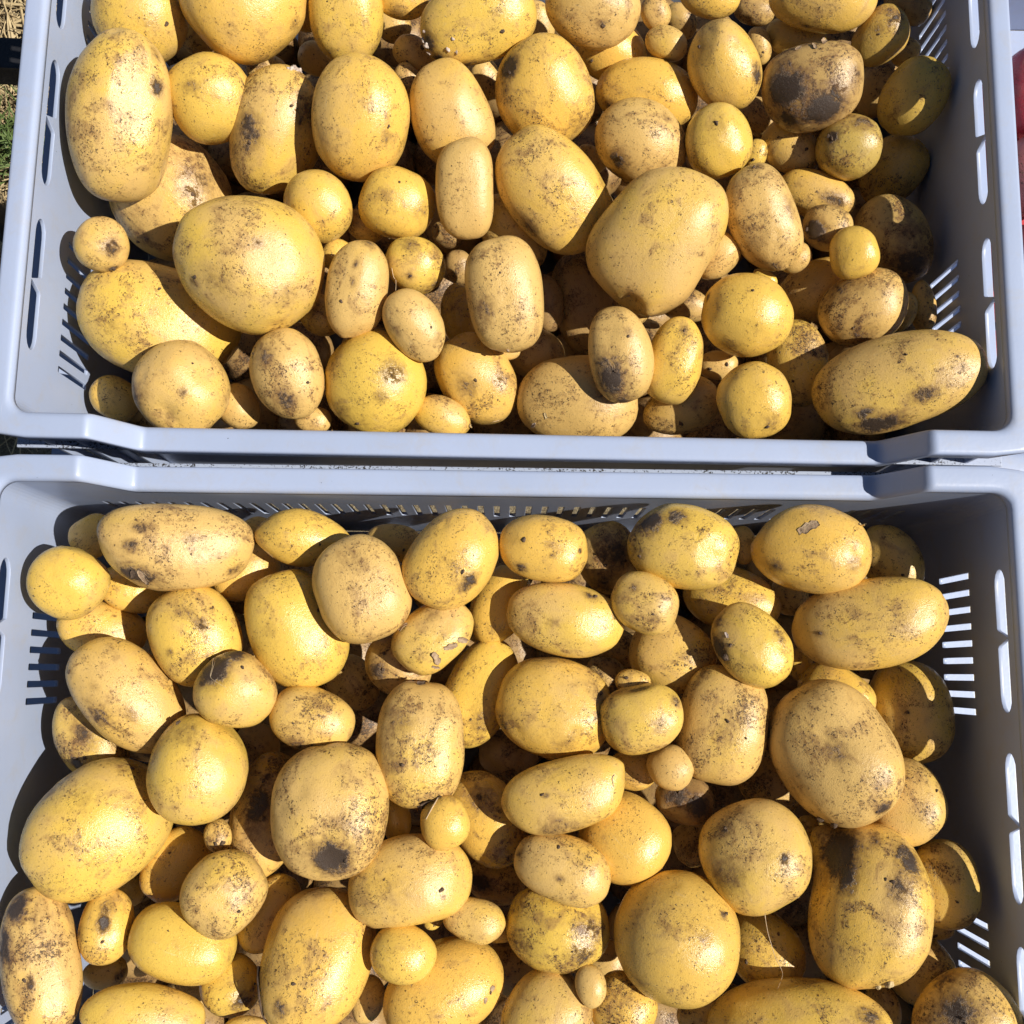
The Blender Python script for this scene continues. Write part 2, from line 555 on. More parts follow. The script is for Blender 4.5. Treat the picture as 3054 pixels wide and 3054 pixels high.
# ------------------------------------------------------------------ potatoes
POTATOES = [
[[-0.03,-0.0855,-0.0349],[0.7731,-0.0687,-0.0248,-0.63],[0.0152,0.014,0.0112],0.05,0.12,0,None,None,0,0,[],[],0,0,"small clean bright yellow ball-shaped potato below a dried stem, front crate"],
[[-0.2577,0.3343,-0.0349],[0.644,0.0246,0.2952,-0.7054],[0.0521,0.0319,0.026],0.55,0.4,0,0.06,None,0,0,[[-0.45,0.61,0.66,0.14,0.75],[-0.78,0.49,0.39,0.13,0.6],[-0.04,0.88,0.48,0.15,0.35]],[],1,0,"huge long smooth potato lying against the left wall of the back crate"],
[[-0.1896,0.4206,-0.0369],[0.9139,0.2421,0.2023,-0.2554],[0.0401,0.0368,0.0294],0.25,0.25,0,0.12,None,0,0,[[0.85,0.18,0.5,0.16,0.45]],[],1,0,"huge pear-shaped smooth potato at the top edge, left part of back crate"],
[[-0.1073,0.3425,-0.0392],[0.6621,0.1133,0.2336,-0.703],[0.0384,0.031,0.0248],0.35,0.35,0,-0.04,None,0,0,[[0.17,0.53,0.83,0.18,0.4]],[],1,0,"large smooth upright oval potato beside the shadowed one, back crate"],
[[-0.0391,0.2997,-0.0411],[0.7159,0.1439,0.1723,-0.6611],[0.031,0.0183,0.015],0.8,0.35,0,0,0.05,0,0,[],[],1,2.8,"long tan sausage-shaped potato left of centre in the back crate"],
[[-0.1688,0.2429,-0.0374],[0.9599,0.1568,0.1564,-0.1717],[0.0461,0.0417,0.0334],0.5,0.4,0,0.08,None,0,0,[[0.6,-0.17,0.78,0.26,0.35],[-0.32,-0.41,0.85,0.29,0.4],[-0.55,-0.62,0.55,0.12,0.5],[-0.0,0.37,0.93,0.1,0.5]],[[0.19,0.26,0.95,0.35,-0.07],[-0.91,0.26,0.33,0.3,0.03]],1,0,"huge rounded potato with a central dent, left part of the back crate"],
[[-0.2597,0.2493,-0.0348],[0.9416,0.1353,0.224,-0.212],[0.0163,0.0169,0.013],0.55,0.4,0,None,None,0,0,[[0.29,0.1,0.95,0.37,0.6],[0.71,-0.55,0.44,0.25,0.7]],[],0,0,"small round potato alone against the back crate's left wall"],
[[-0.2098,0.1661,-0.0564],[0.9145,0.0587,0.1888,-0.353],[0.0296,0.0288,0.023],0.6,0.3,0,None,None,0,0,[[-0.56,-0.7,0.45,0.33,0.55],[0.16,-0.62,0.77,0.18,0.4],[0.01,-0.04,1.0,0.11,0.5]],[[0.29,0.04,0.96,0.5,0.06],[0.11,-0.57,0.82,0.25,-0.06],[-0.48,0.17,0.86,0.25,0.03]],1,0,"knobbly potato with raised rings in the back crate's near left corner"],
[[-0.0648,0.2086,-0.0403],[0.8867,0.1229,0.1152,-0.4306],[0.0236,0.0171,0.0137],0.85,0.45,0,-0.1,None,0,0,[[-0.13,-0.67,0.73,0.16,0.6],[0.64,0.44,0.63,0.26,0.4]],[],1,0,"small tan egg-shaped potato resting on the large clean potato at the near rim"],
[[-0.1021,0.2293,-0.0393],[0.6463,0.0565,0.1828,-0.7387],[0.0306,0.019,0.0155],0.7,0.4,0,0,None,0,0,[[-0.92,0.12,0.38,0.26,0.6],[-0.48,-0.18,0.86,0.11,0.6],[-0.15,-0.17,0.97,0.1,0.55]],[],1,2.3,"long tan freckled potato with a brown upper end right of the dented potato"],
[[-0.0102,0.231,-0.0419],[0.7584,0.1313,0.1188,-0.6273],[0.0357,0.0239,0.0191],0.85,0.45,0,0,None,0,0,[[0.16,-0.49,0.86,0.26,0.5],[0.8,-0.58,0.14,0.33,0.55],[-0.62,-0.37,0.7,0.09,0.5]],[],1,2.7,"long blunt-ended tan potato on top in the middle of the back crate"],
[[0.0627,0.1972,-0.0439],[0.7707,0.1488,0.0572,-0.6169],[0.0298,0.0198,0.0161],0.85,0.6,0,0.04,None,0,0,[[0.46,-0.37,0.81,0.48,0.8],[0.92,-0.16,0.35,0.35,0.7],[-0.39,0.35,0.85,0.18,0.4]],[],1,2.3,"tan oval potato with a black muddy lower end near the back crate's near rim"],
[[0.0821,0.2739,-0.0445],[0.8376,0.1434,-0.1575,0.503],[0.0473,0.0373,0.0299],0.6,0.35,0,0,None,0,0,[],[[-0.33,0.93,0.14,0.45,0.1],[0.94,-0.3,0.14,0.5,0.05],[-0.86,-0.13,0.49,0.2,-0.1],[-0.82,-0.36,0.45,0.2,0.05],[0.02,-0.95,0.31,0.5,-0.03]],1,2.5,"huge angular potato with a notch in its lower edge, back crate"],
[[-0.036,0.415,-0.0413],[0.9464,0.2905,-0.0175,0.1398],[0.0382,0.0249,0.0203],0.35,0.4,0,None,None,0,0,[[-0.87,-0.13,0.48,0.23,0.9],[-0.69,-0.58,0.43,0.19,0.85],[-0.29,-0.86,0.42,0.21,0.6]],[],1,0,"large potato at the top edge with crusty black and white lower left end"],
[[0.0372,0.4283,-0.0433],[0.9495,0.2973,0.0055,-0.1001],[0.031,0.0234,0.0187],0.6,0.4,0,None,None,0,0,[[0.27,-0.3,0.92,0.14,0.5],[-0.55,-0.82,0.14,0.32,0.35]],[],1,0,"rounded tan potato at the top edge right of the crusty-ended one"],
[[0.1239,0.3937,-0.0457],[0.8152,0.2787,0.0705,-0.5028],[0.0289,0.0224,0.0179],0.4,0.35,0,None,None,0,0,[[0.46,0.75,0.48,0.29,0.7],[-0.65,-0.47,0.6,0.34,0.3]],[],1,0,"medium oval potato with a dirty right side left of the soil-caked potato"],
[[0.189,0.4487,-0.0475],[0.9445,0.3053,-0.1083,-0.0546],[0.0347,0.0224,0.0182],0.35,0.35,0,None,None,0,0,[[-0.21,-0.82,0.54,0.09,0.7],[0.06,-0.96,0.26,0.19,0.4]],[],1,0,"large smooth potato at the top edge above the soil-caked potato"],
[[0.1821,0.383,-0.0473],[0.9497,0.248,-0.1557,0.1112],[0.0322,0.0271,0.0217],0.85,0.85,0,None,None,0,0,[[-0.52,0.11,0.85,0.43,1.0],[0.16,-0.48,0.86,0.47,0.85],[-0.53,-0.54,0.65,0.29,0.8],[-0.48,0.58,0.66,0.22,0.6],[0.82,0.0,0.58,0.25,0.5]],[],1,0,"large round potato caked with black soil and loose skin, right part of back crate"],
[[0.2084,0.2723,-0.0479],[0.7585,0.2472,0.0046,-0.6029],[0.0165,0.0151,0.0121],0.05,0.12,0,0.06,None,0,0,[],[],0,0,"small clean bright yellow ball-shaped potato, right part of back crate"],
[[0.1503,0.2906,-0.0464],[0.8281,0.2377,0.0172,-0.5073],[0.0342,0.0217,0.0177],0.8,0.45,0,0,0.08,0,0,[[0.25,-0.39,0.89,0.47,0.35],[0.0,0.78,0.63,0.23,0.45],[-0.81,0.38,0.45,0.12,0.6],[0.83,-0.31,0.46,0.31,0.5]],[],1,2.4,"kidney-shaped tan potato right of the huge notched potato"],
[[0.1211,0.3421,-0.0456],[0.7609,0.2463,0.0825,-0.5946],[0.0232,0.0212,0.017],0.35,0.35,0,None,None,0,0,[[-0.43,0.01,0.9,0.53,0.3]],[],1,0,"round yellow potato between the cracked tan one and the greenish one with a hole"],
[[0.2326,0.1874,-0.0416],[0.967,0.116,-0.1894,0.125],[0.0511,0.029,0.0236],0.6,0.45,0,-0.08,None,0,0,[[0.23,-0.37,0.9,0.16,0.8],[-0.32,-0.72,0.62,0.27,0.95],[-0.8,0.28,0.53,0.05,0.9],[-0.4,-0.4,0.83,0.11,0.8],[-0.39,0.91,0.14,0.07,0.5]],[],1,2.2,"huge long potato with black soil blotches in the back crate's near right corner"],
[[0.1407,0.2267,-0.0461],[0.9659,0.1852,-0.0755,-0.1645],[0.0285,0.0258,0.0206],0.15,0.2,0,None,None,0,0,[[-0.95,0.09,0.3,0.12,0.7],[-0.08,-0.78,0.62,0.27,0.5]],[],1,0,"medium clean round yellow potato left of the huge blotched long potato"],
[[0.1462,0.1724,-0.0462],[0.8155,0.1713,-0.0185,-0.5524],[0.0237,0.0222,0.0177],0.25,0.3,0,None,None,0,0,[[-0.7,-0.23,0.67,0.14,0.4],[0.68,0.24,0.69,0.32,0.45]],[],1,0,"clean round potato with half-shaded right side at the near rim of back crate"],
[[-0.2612,0.0408,-0.0412],[0.9507,-0.0179,0.199,-0.2373],[0.0225,0.021,0.0168],0.25,0.3,0,None,None,0,0,[],[],1,0,"round yellow potato nearest the left wall of the front crate, far left corner"],
[[-0.1984,0.0644,-0.0395],[0.9867,0.0478,0.1544,-0.0136],[0.0447,0.0263,0.0215],0.65,0.4,0,0,None,0,0,[[-0.44,-0.68,0.59,0.29,0.85],[0.78,-0.41,0.47,0.15,0.65],[0.2,0.25,0.95,0.15,0.5],[-0.54,-0.06,0.84,0.16,0.55],[-0.42,0.35,0.84,0.15,0.55],[0.79,0.3,0.53,0.07,0.6],[0.21,-0.01,0.98,0.07,0.5]],[],1,2.25,"huge long blotched potato in the far left corner of the front crate"],
[[-0.1552,-0.0177,-0.0383],[0.9642,-0.0426,0.1158,-0.2349],[0.0236,0.0221,0.0177],0.55,0.45,0,None,None,0,0,[[-0.74,0.17,0.65,0.41,1.05],[-0.53,0.76,0.38,0.34,0.9],[-0.78,-0.2,0.59,0.26,0.6]],[],1,0,"round potato with black soil and white root hairs on its upper left"],
[[-0.1741,-0.063,-0.0419],[0.6607,-0.1336,0.054,-0.7367],[0.0313,0.0279,0.0223],0.35,0.35,0,None,None,0,0,[[-0.52,-0.36,0.77,0.36,0.4]],[],1,0,"large smooth round-topped potato resting between the bruised oval and tilted potato"],
[[-0.1528,-0.1299,-0.0384],[0.8908,-0.0398,0.151,0.4267],[0.0237,0.0223,0.0179],0.5,0.55,0,None,None,0,0,[],[],1,0,"medium finely speckled potato on the bright yellow one, lower left"],
[[-0.2531,-0.1712,-0.0412],[0.7809,-0.2139,0.0746,-0.5821],[0.04,0.0207,0.0169],0.6,0.65,0,0,None,0,0,[[-0.72,-0.41,0.55,0.28,0.95],[-0.26,-0.78,0.56,0.28,0.8],[0.27,-0.33,0.91,0.11,0.7],[-0.5,-0.01,0.86,0.19,0.4]],[],1,2.6,"long dirty potato cut by the picture's left edge, front crate"],
[[-0.192,-0.198,-0.0395],[0.9773,-0.1551,0.1383,-0.041],[0.0337,0.0175,0.0143],0.3,0.35,0,None,None,0,0,[],[],1,0,"medium yellow long potato down and left of the bright yellow half-shaded potato"],
[[-0.0961,-0.0818,-0.0368],[0.6811,-0.1006,0.005,-0.7252],[0.0382,0.0332,0.0266],0.65,0.55,0,-0.05,None,0,0,[[0.7,0.17,0.69,0.3,1.15],[0.57,-0.2,0.8,0.17,0.5],[0.21,0.29,0.93,0.13,0.4]],[],1,2.3,"large tan potato with a black hole at its lower end, front crate"],
[[-0.0862,0.0452,-0.0364],[0.8232,-0.0091,0.0777,-0.5623],[0.0316,0.0274,0.0219],0.75,0.4,0,0.1,None,0,0,[[-0.54,-0.01,0.84,0.45,0.35],[-0.24,0.95,0.21,0.08,0.7],[0.8,0.51,0.33,0.12,0.5]],[],1,2.4,"tan blunt potato with a torn lower tip near the front crate's far rim"],
[[-0.0335,0.0647,-0.0348],[0.886,0.059,-0.0001,0.46],[0.0319,0.0248,0.0198],0.25,0.35,0,None,None,0,0,[[-0.12,-0.6,0.79,0.22,0.7],[-0.03,-0.09,1.0,0.44,0.3]],[],1,0,"large yellow egg-shaped potato near the middle of the far rim, front crate"],
[[0.0198,0.0736,-0.0347],[0.9976,0.06,-0.0142,-0.0305],[0.0264,0.0197,0.0157],0.2,0.3,0,None,None,0,0,[[-0.43,-0.63,0.65,0.16,0.75],[0.79,0.02,0.61,0.09,0.7],[0.2,-0.17,0.96,0.08,0.6],[-0.52,0.12,0.84,0.27,0.3]],[],1,0,"medium yellow oval potato with two brown eyes by the far rim"],
[[0.1022,0.0787,-0.037],[0.9908,0.0697,-0.0756,-0.0877],[0.0326,0.0252,0.0201],0.3,0.55,0,None,None,0,0,[[-0.68,0.4,0.62,0.33,0.8],[-0.23,0.65,0.72,0.24,0.7],[-0.66,-0.3,0.69,0.17,0.5]],[],1,0,"large potato with a blackened upper left side by the far rim"],
[[0.179,0.0812,-0.0391],[0.9865,0.0712,-0.1355,-0.0574],[0.0349,0.0265,0.0212],0.25,0.3,0,None,None,0,0,[[-0.5,-0.44,0.74,0.16,0.65],[0.29,0.95,0.14,0.41,0.4],[0.76,-0.15,0.63,0.25,0.4]],[],1,0,"large yellow potato with a grey torn skin patch by the far rim"],
[[0.0806,0.0443,-0.0364],[0.9775,0.0478,-0.0565,-0.1976],[0.0203,0.0175,0.014],0.4,0.5,0,None,None,0,0,[[0.43,-0.32,0.85,0.2,0.6],[-0.47,0.27,0.84,0.23,0.5]],[],0,0,"small speckled potato with rootlets just under the blackened far-rim potato"],
[[-0.0432,0.0199,-0.0461],[0.9368,0.0268,0.0268,0.3478],[0.0258,0.0187,0.015],0.45,0.35,0,None,None,0,0,[[0.27,0.54,0.8,0.28,0.4]],[],1,0,"flat oval potato with brown peeling skin strips, middle of front crate"],
[[-0.0474,-0.0434,-0.0463],[0.7212,-0.051,0.0033,-0.6908],[0.0366,0.0259,0.0207],0.65,0.55,0,0.03,None,0,0,[[-0.31,-0.48,0.82,0.42,0.45],[0.24,-0.54,0.81,0.29,0.45],[-0.95,-0.02,0.32,0.1,0.7]],[[0.82,-0.02,0.57,0.3,0.02]],1,2.5,"tall tan speckled potato with dried stem bits at its lower end"],
[[0.0802,-0.0228,-0.0363],[0.9918,-0.0253,-0.0622,0.1091],[0.0244,0.0198,0.0158],0.4,0.5,0,None,None,0,0,[[0.06,0.88,0.47,0.25,0.95],[0.86,0.22,0.47,0.19,0.6]],[],1,0,"small potato with a black soil patch at its top, middle of front crate"],
[[0.0377,-0.0674,-0.035],[0.9881,-0.0582,-0.0225,0.1408],[0.0368,0.0203,0.0165],0.35,0.35,0,None,0.09,0,0,[[-0.23,-0.76,0.6,0.39,0.55],[-0.05,0.91,0.42,0.21,0.45],[-0.34,0.11,0.93,0.06,0.7]],[],1,0,"long bean-shaped pale potato in the middle of the front crate"],
[[0.0377,-0.1074,-0.035],[0.9857,-0.081,-0.0422,-0.1417],[0.0281,0.0184,0.015],0.5,0.4,0,0.05,None,0,0,[[0.01,-0.34,0.94,0.13,0.6],[-0.89,0.02,0.46,0.25,0.5]],[],1,0,"tan oval potato lying on the speckled round one, lower middle"],
[[-0.0493,-0.1574,-0.0355],[0.9894,-0.1268,0.0309,-0.0636],[0.0186,0.0161,0.0129],0.15,0.25,0,0,0,0,0,[],[],0,2.1,"small clean round yellow potato on top near the bottom edge"],
[[0.0558,-0.17,-0.0355],[0.7709,-0.0767,-0.1182,-0.6212],[0.0114,0.0087,0.007],0.7,0.35,0,None,None,0,0,[],[],0,0,"tiny smooth tan potato near the bottom edge, middle"],
[[0.1036,-0.1423,-0.0368],[0.9656,-0.0911,-0.1044,-0.22],[0.0359,0.0358,0.0286],0.15,0.25,0.12,0,0,0,0,[[0.46,0.67,0.59,0.08,0.7],[0.36,0.19,0.91,0.16,0.4]],[],1,2.05,"large smooth round yellow potato with a green tint near the bottom edge"],
[[0.144,0.0222,-0.0381],[0.8962,0.0651,-0.0954,-0.4283],[0.0265,0.0204,0.0164],0.3,0.4,0,None,None,0,0,[[-0.31,-0.79,0.52,0.32,0.85],[-0.77,-0.35,0.53,0.21,0.6],[0.22,0.76,0.61,0.26,0.5]],[],1,0,"medium yellow oval with dark soil along its left side, right part"],
[[0.1929,-0.0376,-0.0394],[0.8639,0.0473,-0.1455,-0.4798],[0.0424,0.0343,0.0274],0.75,0.45,0,0,None,0,0,[[-0.99,0.05,0.14,0.1,1.0],[0.84,0.16,0.52,0.14,0.85],[-0.01,0.04,1.0,0.23,0.5],[-0.93,-0.3,0.19,0.23,0.4]],[],1,2.3,"huge scuffed tan potato in the right part of the front crate"],
[[0.214,0.038,-0.0401],[0.9808,0.0125,-0.1673,0.0992],[0.0449,0.0265,0.0216],0.45,0.35,0,0,None,0,0,[[-0.55,0.75,0.36,0.26,0.35],[-0.58,-0.09,0.81,0.09,0.5]],[],1,2.2,"huge long pale potato near the far right corner of the front crate"],
[[0.1479,-0.0958,-0.0381],[0.8626,-0.0085,-0.1381,-0.4866],[0.0307,0.0311,0.0246],0.5,0.5,0,None,None,0,0,[[-0.61,-0.21,0.76,0.18,0.6],[0.28,0.42,0.87,0.09,0.8],[0.02,-0.63,0.77,0.37,0.5]],[],1,0,"large round brown-freckled potato left of the big knobbed one"],
[[0.2121,-0.1213,-0.0399],[0.6567,0.0586,-0.1772,-0.7307],[0.0458,0.0347,0.0278],0.4,0.6,0,None,None,0,0,[[-0.5,-0.56,0.66,0.35,0.95],[-0.22,-0.43,0.87,0.19,0.8],[-0.52,0.5,0.7,0.26,0.7],[-0.2,0.37,0.91,0.21,0.6],[-0.72,0.0,0.7,0.14,0.6]],[[-0.56,-0.82,0.14,0.24,0.17],[0.49,-0.86,0.14,0.5,0.03],[-0.16,-0.85,0.5,0.3,-0.05]],1,0,"huge potato with a black soil-covered knob, lower right"],
[[0.1731,-0.1907,-0.0387],[0.9806,-0.1451,-0.1317,0.0002],[0.0508,0.0288,0.0235],0.35,0.45,0,None,None,0,0,[[0.68,0.35,0.64,0.19,0.7]],[],1,0,"huge long potato cut by the bottom edge, right part"],
[[0.2625,-0.1792,-0.0303],[0.9196,-0.0637,-0.229,-0.3128],[0.0258,0.0287,0.0207],0.45,0.6,0,None,None,0,0,[[-0.28,0.05,0.96,0.35,0.8],[-0.74,0.33,0.58,0.38,0.5],[-0.06,-0.14,0.99,0.19,0.7]],[],1,0,"dirt-blotched round potato in the bottom right corner"],
[[-0.2207,-0.0239,-0.0491],[0.9252,-0.0749,0.1513,-0.3398],[0.0408,0.0257,0.0209],0.5,0.45,0,-0.05,None,0,0,[[-0.13,-0.69,0.71,0.3,0.5],[0.19,-0.23,0.95,0.18,0.45],[-0.78,-0.42,0.47,0.12,0.3],[-0.42,-0.33,0.84,0.11,0.4]],[],1,0,"large oval potato with a bruised lower side left in the front crate"],
[[-0.0485,-0.1187,-0.0424],[0.9913,-0.0903,0.0461,0.0839],[0.0355,0.0246,0.0197],0.4,0.3,0,None,None,0,0,[[-0.29,-0.07,0.95,0.39,0.3],[0.49,-0.36,0.79,0.06,0.7]],[],1,0,"large wide oval potato with a rosy bruise in the lower middle"],
[[0.0309,-0.0195,-0.0559],[0.9939,-0.0127,-0.0257,-0.1061],[0.0349,0.0298,0.0239],0.35,0.45,0,0,None,0,0,[[-0.72,-0.52,0.46,0.25,0.6],[0.64,0.48,0.6,0.25,0.5],[0.25,-0.64,0.73,0.38,0.35]],[],1,2.3,"large rounded potato with a curved shadow on its right side, middle"],
[[-0.257,0.4114,-0.0472],[0.8226,0.1536,0.2844,-0.4679],[0.0303,0.0295,0.0236],0.45,0.3,0,None,None,0,0,[[0.2,0.16,0.97,0.32,0.3]],[],0,0,"large clean yellow oval potato just left of the huge pear-shaped potato at the top edge"],
[[-0.2061,0.3568,-0.0485],[0.7952,0.1257,0.2569,-0.5346],[0.0276,0.0271,0.0217],0.3,0.4,0,None,None,0,0,[[-0.41,-0.29,0.87,0.23,0.45],[0.2,0.72,0.66,0.23,0.5]],[],0,0,"medium yellow round potato up and left of the large dirt-stained oval with a sprout"],
[[-0.1648,0.3433,-0.062],[0.6214,0.0661,0.2561,-0.7375],[0.0416,0.0296,0.0237],0.5,0.6,0,None,None,0,0,[[0.12,-0.57,0.82,0.28,0.75],[0.46,-0.62,0.63,0.34,0.5],[-0.35,0.43,0.83,0.28,0.5]],[],0,0,"large dirt-stained oval potato with a shaded right side and pale sprout on top"],
[[-0.1233,0.4212,-0.0509],[0.7077,0.1566,0.2549,-0.6401],[0.0308,0.0242,0.0193],0.25,0.3,0,None,None,0,0,[[0.68,-0.46,0.57,0.12,0.6]],[],0,0,"medium clean yellow oval potato just above the large smooth upright oval potato"],
[[-0.0518,0.3557,-0.0528],[0.8095,0.1915,0.169,-0.5287],[0.0337,0.026,0.0208],0.55,0.35,0,0.1,None,0,0,[],[],0,0,"large yellow oval potato just above the tan sausage-shaped potato"],
[[-0.0821,0.2925,-0.0519],[0.9661,0.2038,0.0884,-0.1318],[0.0241,0.0222,0.0177],0.1,0.25,0,None,None,0,0,[[0.67,0.03,0.74,0.37,0.4]],[],0,0,"medium clean yellow round potato just left of the tan sausage-shaped potato"],
[[-0.1322,0.2876,-0.0505],[0.8342,0.13,0.1904,-0.5009],[0.023,0.0212,0.017],0.35,0.4,0,None,None,0,0,[],[],0,0,"medium yellow round potato up and right of the huge dented potato"],
[[-0.2331,0.2139,-0.0739],[0.9702,0.1344,0.1784,-0.0943],[0.0512,0.0361,0.0289],0.4,0.4,0,0,0,0,0,[[-0.26,-0.95,0.17,0.23,0.5],[-0.55,-0.3,0.78,0.23,0.35]],[[0.04,0.21,0.98,0.3,0.02],[-0.1,0.22,0.97,0.2,-0.02]],0,2.4,"large yellow long potato peeking out above the knobbly ringed potato"],
[[-0.1431,0.1764,-0.0502],[0.8103,0.0482,0.1652,-0.5601],[0.0284,0.0221,0.0177],0.65,0.6,0,None,None,0,0,[[-0.58,-0.44,0.68,0.38,0.55],[0.53,-0.25,0.81,0.38,0.6],[-0.62,-0.75,0.22,0.11,0.7]],[],0,0,"medium dirt-speckled oval potato just left of the large clean potato at the near rim"],
[[-0.0898,0.1776,-0.0627],[0.9622,0.1144,0.0964,-0.2274],[0.0324,0.032,0.0256],0.12,0.3,0,0,None,0,0,[[0.2,0.31,0.93,0.27,0.6],[0.22,-0.17,0.96,0.12,0.7],[-0.27,-0.71,0.65,0.2,0.5],[0.13,-0.79,0.59,0.2,0.4]],[],0,2.1,"large clean round yellow potato touching the near rim of the back crate"],
[[-0.0684,0.2523,-0.0523],[0.9643,0.1755,0.0844,-0.1792],[0.0195,0.0175,0.014],0.3,0.5,0,None,None,0,0,[[-0.42,0.57,0.71,0.35,0.5],[-0.01,-0.41,0.91,0.13,0.6],[0.77,-0.38,0.51,0.35,0.6]],[],0,0,"small yellow round potato up and right of the brown-topped freckled long potato"],
[[0.0977,0.1989,-0.0568],[0.6241,0.1516,0.0693,-0.7633],[0.0276,0.0182,0.0149],0.3,0.4,0,None,None,0,0,[[-0.74,0.05,0.67,0.18,0.6]],[],0,0,"medium yellow long potato peeking out right of the muddy-ended tan potato"],
[[0.017,0.3069,-0.0547],[0.8897,0.2088,0.0798,-0.398],[0.0428,0.0303,0.0242],0.45,0.4,0,0,None,0,0,[[0.14,-0.77,0.62,0.18,0.6],[0.4,0.86,0.31,0.21,0.4]],[],0,2.4,"large oval potato with shaded lower right end beside the huge notched potato"],
[[0.0085,0.3744,-0.0545],[0.854,0.2359,0.1172,-0.4487],[0.0345,0.0317,0.0254],0.35,0.5,0,None,None,0,0,[[-0.66,-0.38,0.65,0.2,1.25],[-0.39,-0.61,0.7,0.16,0.5],[0.76,0.22,0.61,0.33,0.45]],[],0,0,"large round potato with one round black scab, back crate"],
[[0.0731,0.3447,-0.0562],[0.9411,0.2501,0.0071,-0.2276],[0.031,0.0259,0.0207],0.75,0.5,0,None,None,0,0,[[-0.26,-0.63,0.74,0.26,0.75],[-0.16,-0.93,0.33,0.21,0.7],[0.24,0.78,0.58,0.14,0.6]],[],0,0,"tan round potato with dark cracks above the huge notched potato"],
[[0.0802,0.4372,-0.0565],[0.8471,0.287,0.0876,-0.4386],[0.0114,0.0096,0.0076],0.7,0.4,0,None,None,0,0,[],[],0,0,"tiny tan round potato just right of the rounded tan potato at the top edge"],
[[0.0878,0.4155,-0.0567],[0.9456,0.2894,-0.0154,-0.1477],[0.0144,0.0108,0.0086],0.65,0.4,0,None,None,0,0,[],[],0,0,"tiny tan oval potato just left of the dirty-sided oval"],
[[-0.0878,0.4367,-0.0519],[0.9524,0.2936,0.0717,-0.0391],[0.0181,0.0137,0.0109],0.3,0.45,0,None,None,0,0,[],[],0,0,"small yellow oval potato just left of the crusty-ended potato at the top edge"],
[[0.116,0.4533,-0.0575],[0.9472,0.3069,-0.0524,-0.0773],[0.021,0.0152,0.0121],0.3,0.4,0,None,None,0,0,[],[],0,0,"small yellow oval potato just above the dirty-sided oval"],
[[0.2313,0.4295,-0.0606],[0.8635,0.1941,-0.254,0.39],[0.0199,0.0165,0.0132],0.15,0.4,0.25,None,None,0,0,[[0.66,0.09,0.75,0.42,0.6],[0.09,0.23,0.97,0.3,0.45]],[],0,0,"small shiny greenish potato below the slots of the back crate's far right"],
[[0.2528,0.3876,-0.0611],[0.8209,0.1373,-0.2752,0.4811],[0.0258,0.0207,0.0166],0.2,0.45,0.3,None,None,0,0,[],[],0,0,"greenish shaded oval potato at the back crate's right wall"],
[[0.2094,0.3497,-0.0599],[0.9006,0.1754,-0.218,0.3327],[0.0214,0.0206,0.0165],0.3,0.6,0.4,None,None,0,0,[[-0.18,0.55,0.82,0.18,1.0],[0.69,0.4,0.6,0.41,0.6],[0.42,0.8,0.42,0.36,0.5]],[],0,0,"greenish potato with a dark hole under the soil-caked potato"],
[[0.1948,0.2928,-0.0595],[0.9533,0.2282,-0.099,-0.1713],[0.0161,0.0143,0.0115],0.75,0.75,0,None,None,0,0,[[-0.42,-0.28,0.87,0.5,0.95],[0.02,-0.5,0.87,0.43,0.7]],[],0,0,"small rough potato with a black left side beside the bright yellow ball"],
[[0.1233,0.2706,-0.0605],[0.9074,0.1492,-0.1556,0.3609],[0.016,0.0134,0.0107],0.9,0.4,0,None,None,0,0,[],[],0,0,"small tan oval potato peeking out right of the huge notched potato"],
[[0.1752,0.273,-0.0629],[0.9251,0.1465,-0.1792,0.3011],[0.0108,0.0092,0.0073],0.7,0.35,0,None,None,0,0,[],[],0,0,"tiny tan oval potato down and right of the kidney-shaped tan potato"],
[[0.2209,0.2426,-0.0671],[0.9537,0.1378,-0.1872,0.1909],[0.0285,0.0237,0.019],0.75,0.7,0,None,None,0,0,[[-0.2,0.74,0.65,0.5,0.5],[-0.24,-0.66,0.71,0.42,0.5]],[],0,0,"medium dirt-speckled oval potato peeking out at the upper left of the huge blotched long potato"],
[[-0.1861,0.0144,-0.0511],[0.8715,-0.0579,0.1311,-0.4689],[0.03,0.0262,0.0209],0.3,0.4,0,0,None,0,0,[[-0.1,0.25,0.96,0.14,0.75],[-0.47,0.11,0.88,0.25,0.45],[-0.83,-0.42,0.37,0.11,0.6],[0.07,-0.62,0.78,0.11,0.6]],[],0,2.4,"medium yellow round potato just below the huge blotched potato at the far left"],
[[-0.1256,0.0202,-0.0534],[0.8331,-0.0403,0.0904,-0.5442],[0.0366,0.0286,0.0228],0.15,0.25,0,None,None,0,0,[[-0.07,-0.5,0.86,0.19,0.35]],[],0,0,"large smooth egg-shaped yellow potato with a shaded upper right side"],
[[-0.1249,0.0748,-0.0493],[0.9927,0.0541,0.0997,-0.0418],[0.0291,0.0176,0.0144],0.25,0.35,0,None,None,0.5,0,[[0.3,0.19,0.93,0.09,0.5]],[],0,0,"lemon-shaped potato with pointed ends near the front crate's far rim"],
[[-0.2327,-0.1003,-0.0525],[0.8976,0.002,0.1894,0.398],[0.0437,0.0353,0.0283],0.35,0.4,0,0.05,None,0,0,[[0.11,0.5,0.86,0.29,0.3],[0.79,0.38,0.49,0.22,0.45]],[],0,2.2,"huge tilted potato with a shaded top at the front crate's left wall"],
[[-0.162,-0.101,-0.0505],[0.7633,-0.1388,0.0467,-0.6292],[0.0095,0.0079,0.0063],0.5,0.65,0,None,None,0,0,[],[],0,0,"tiny stub of a potato wedged below the large smooth oval, front crate"],
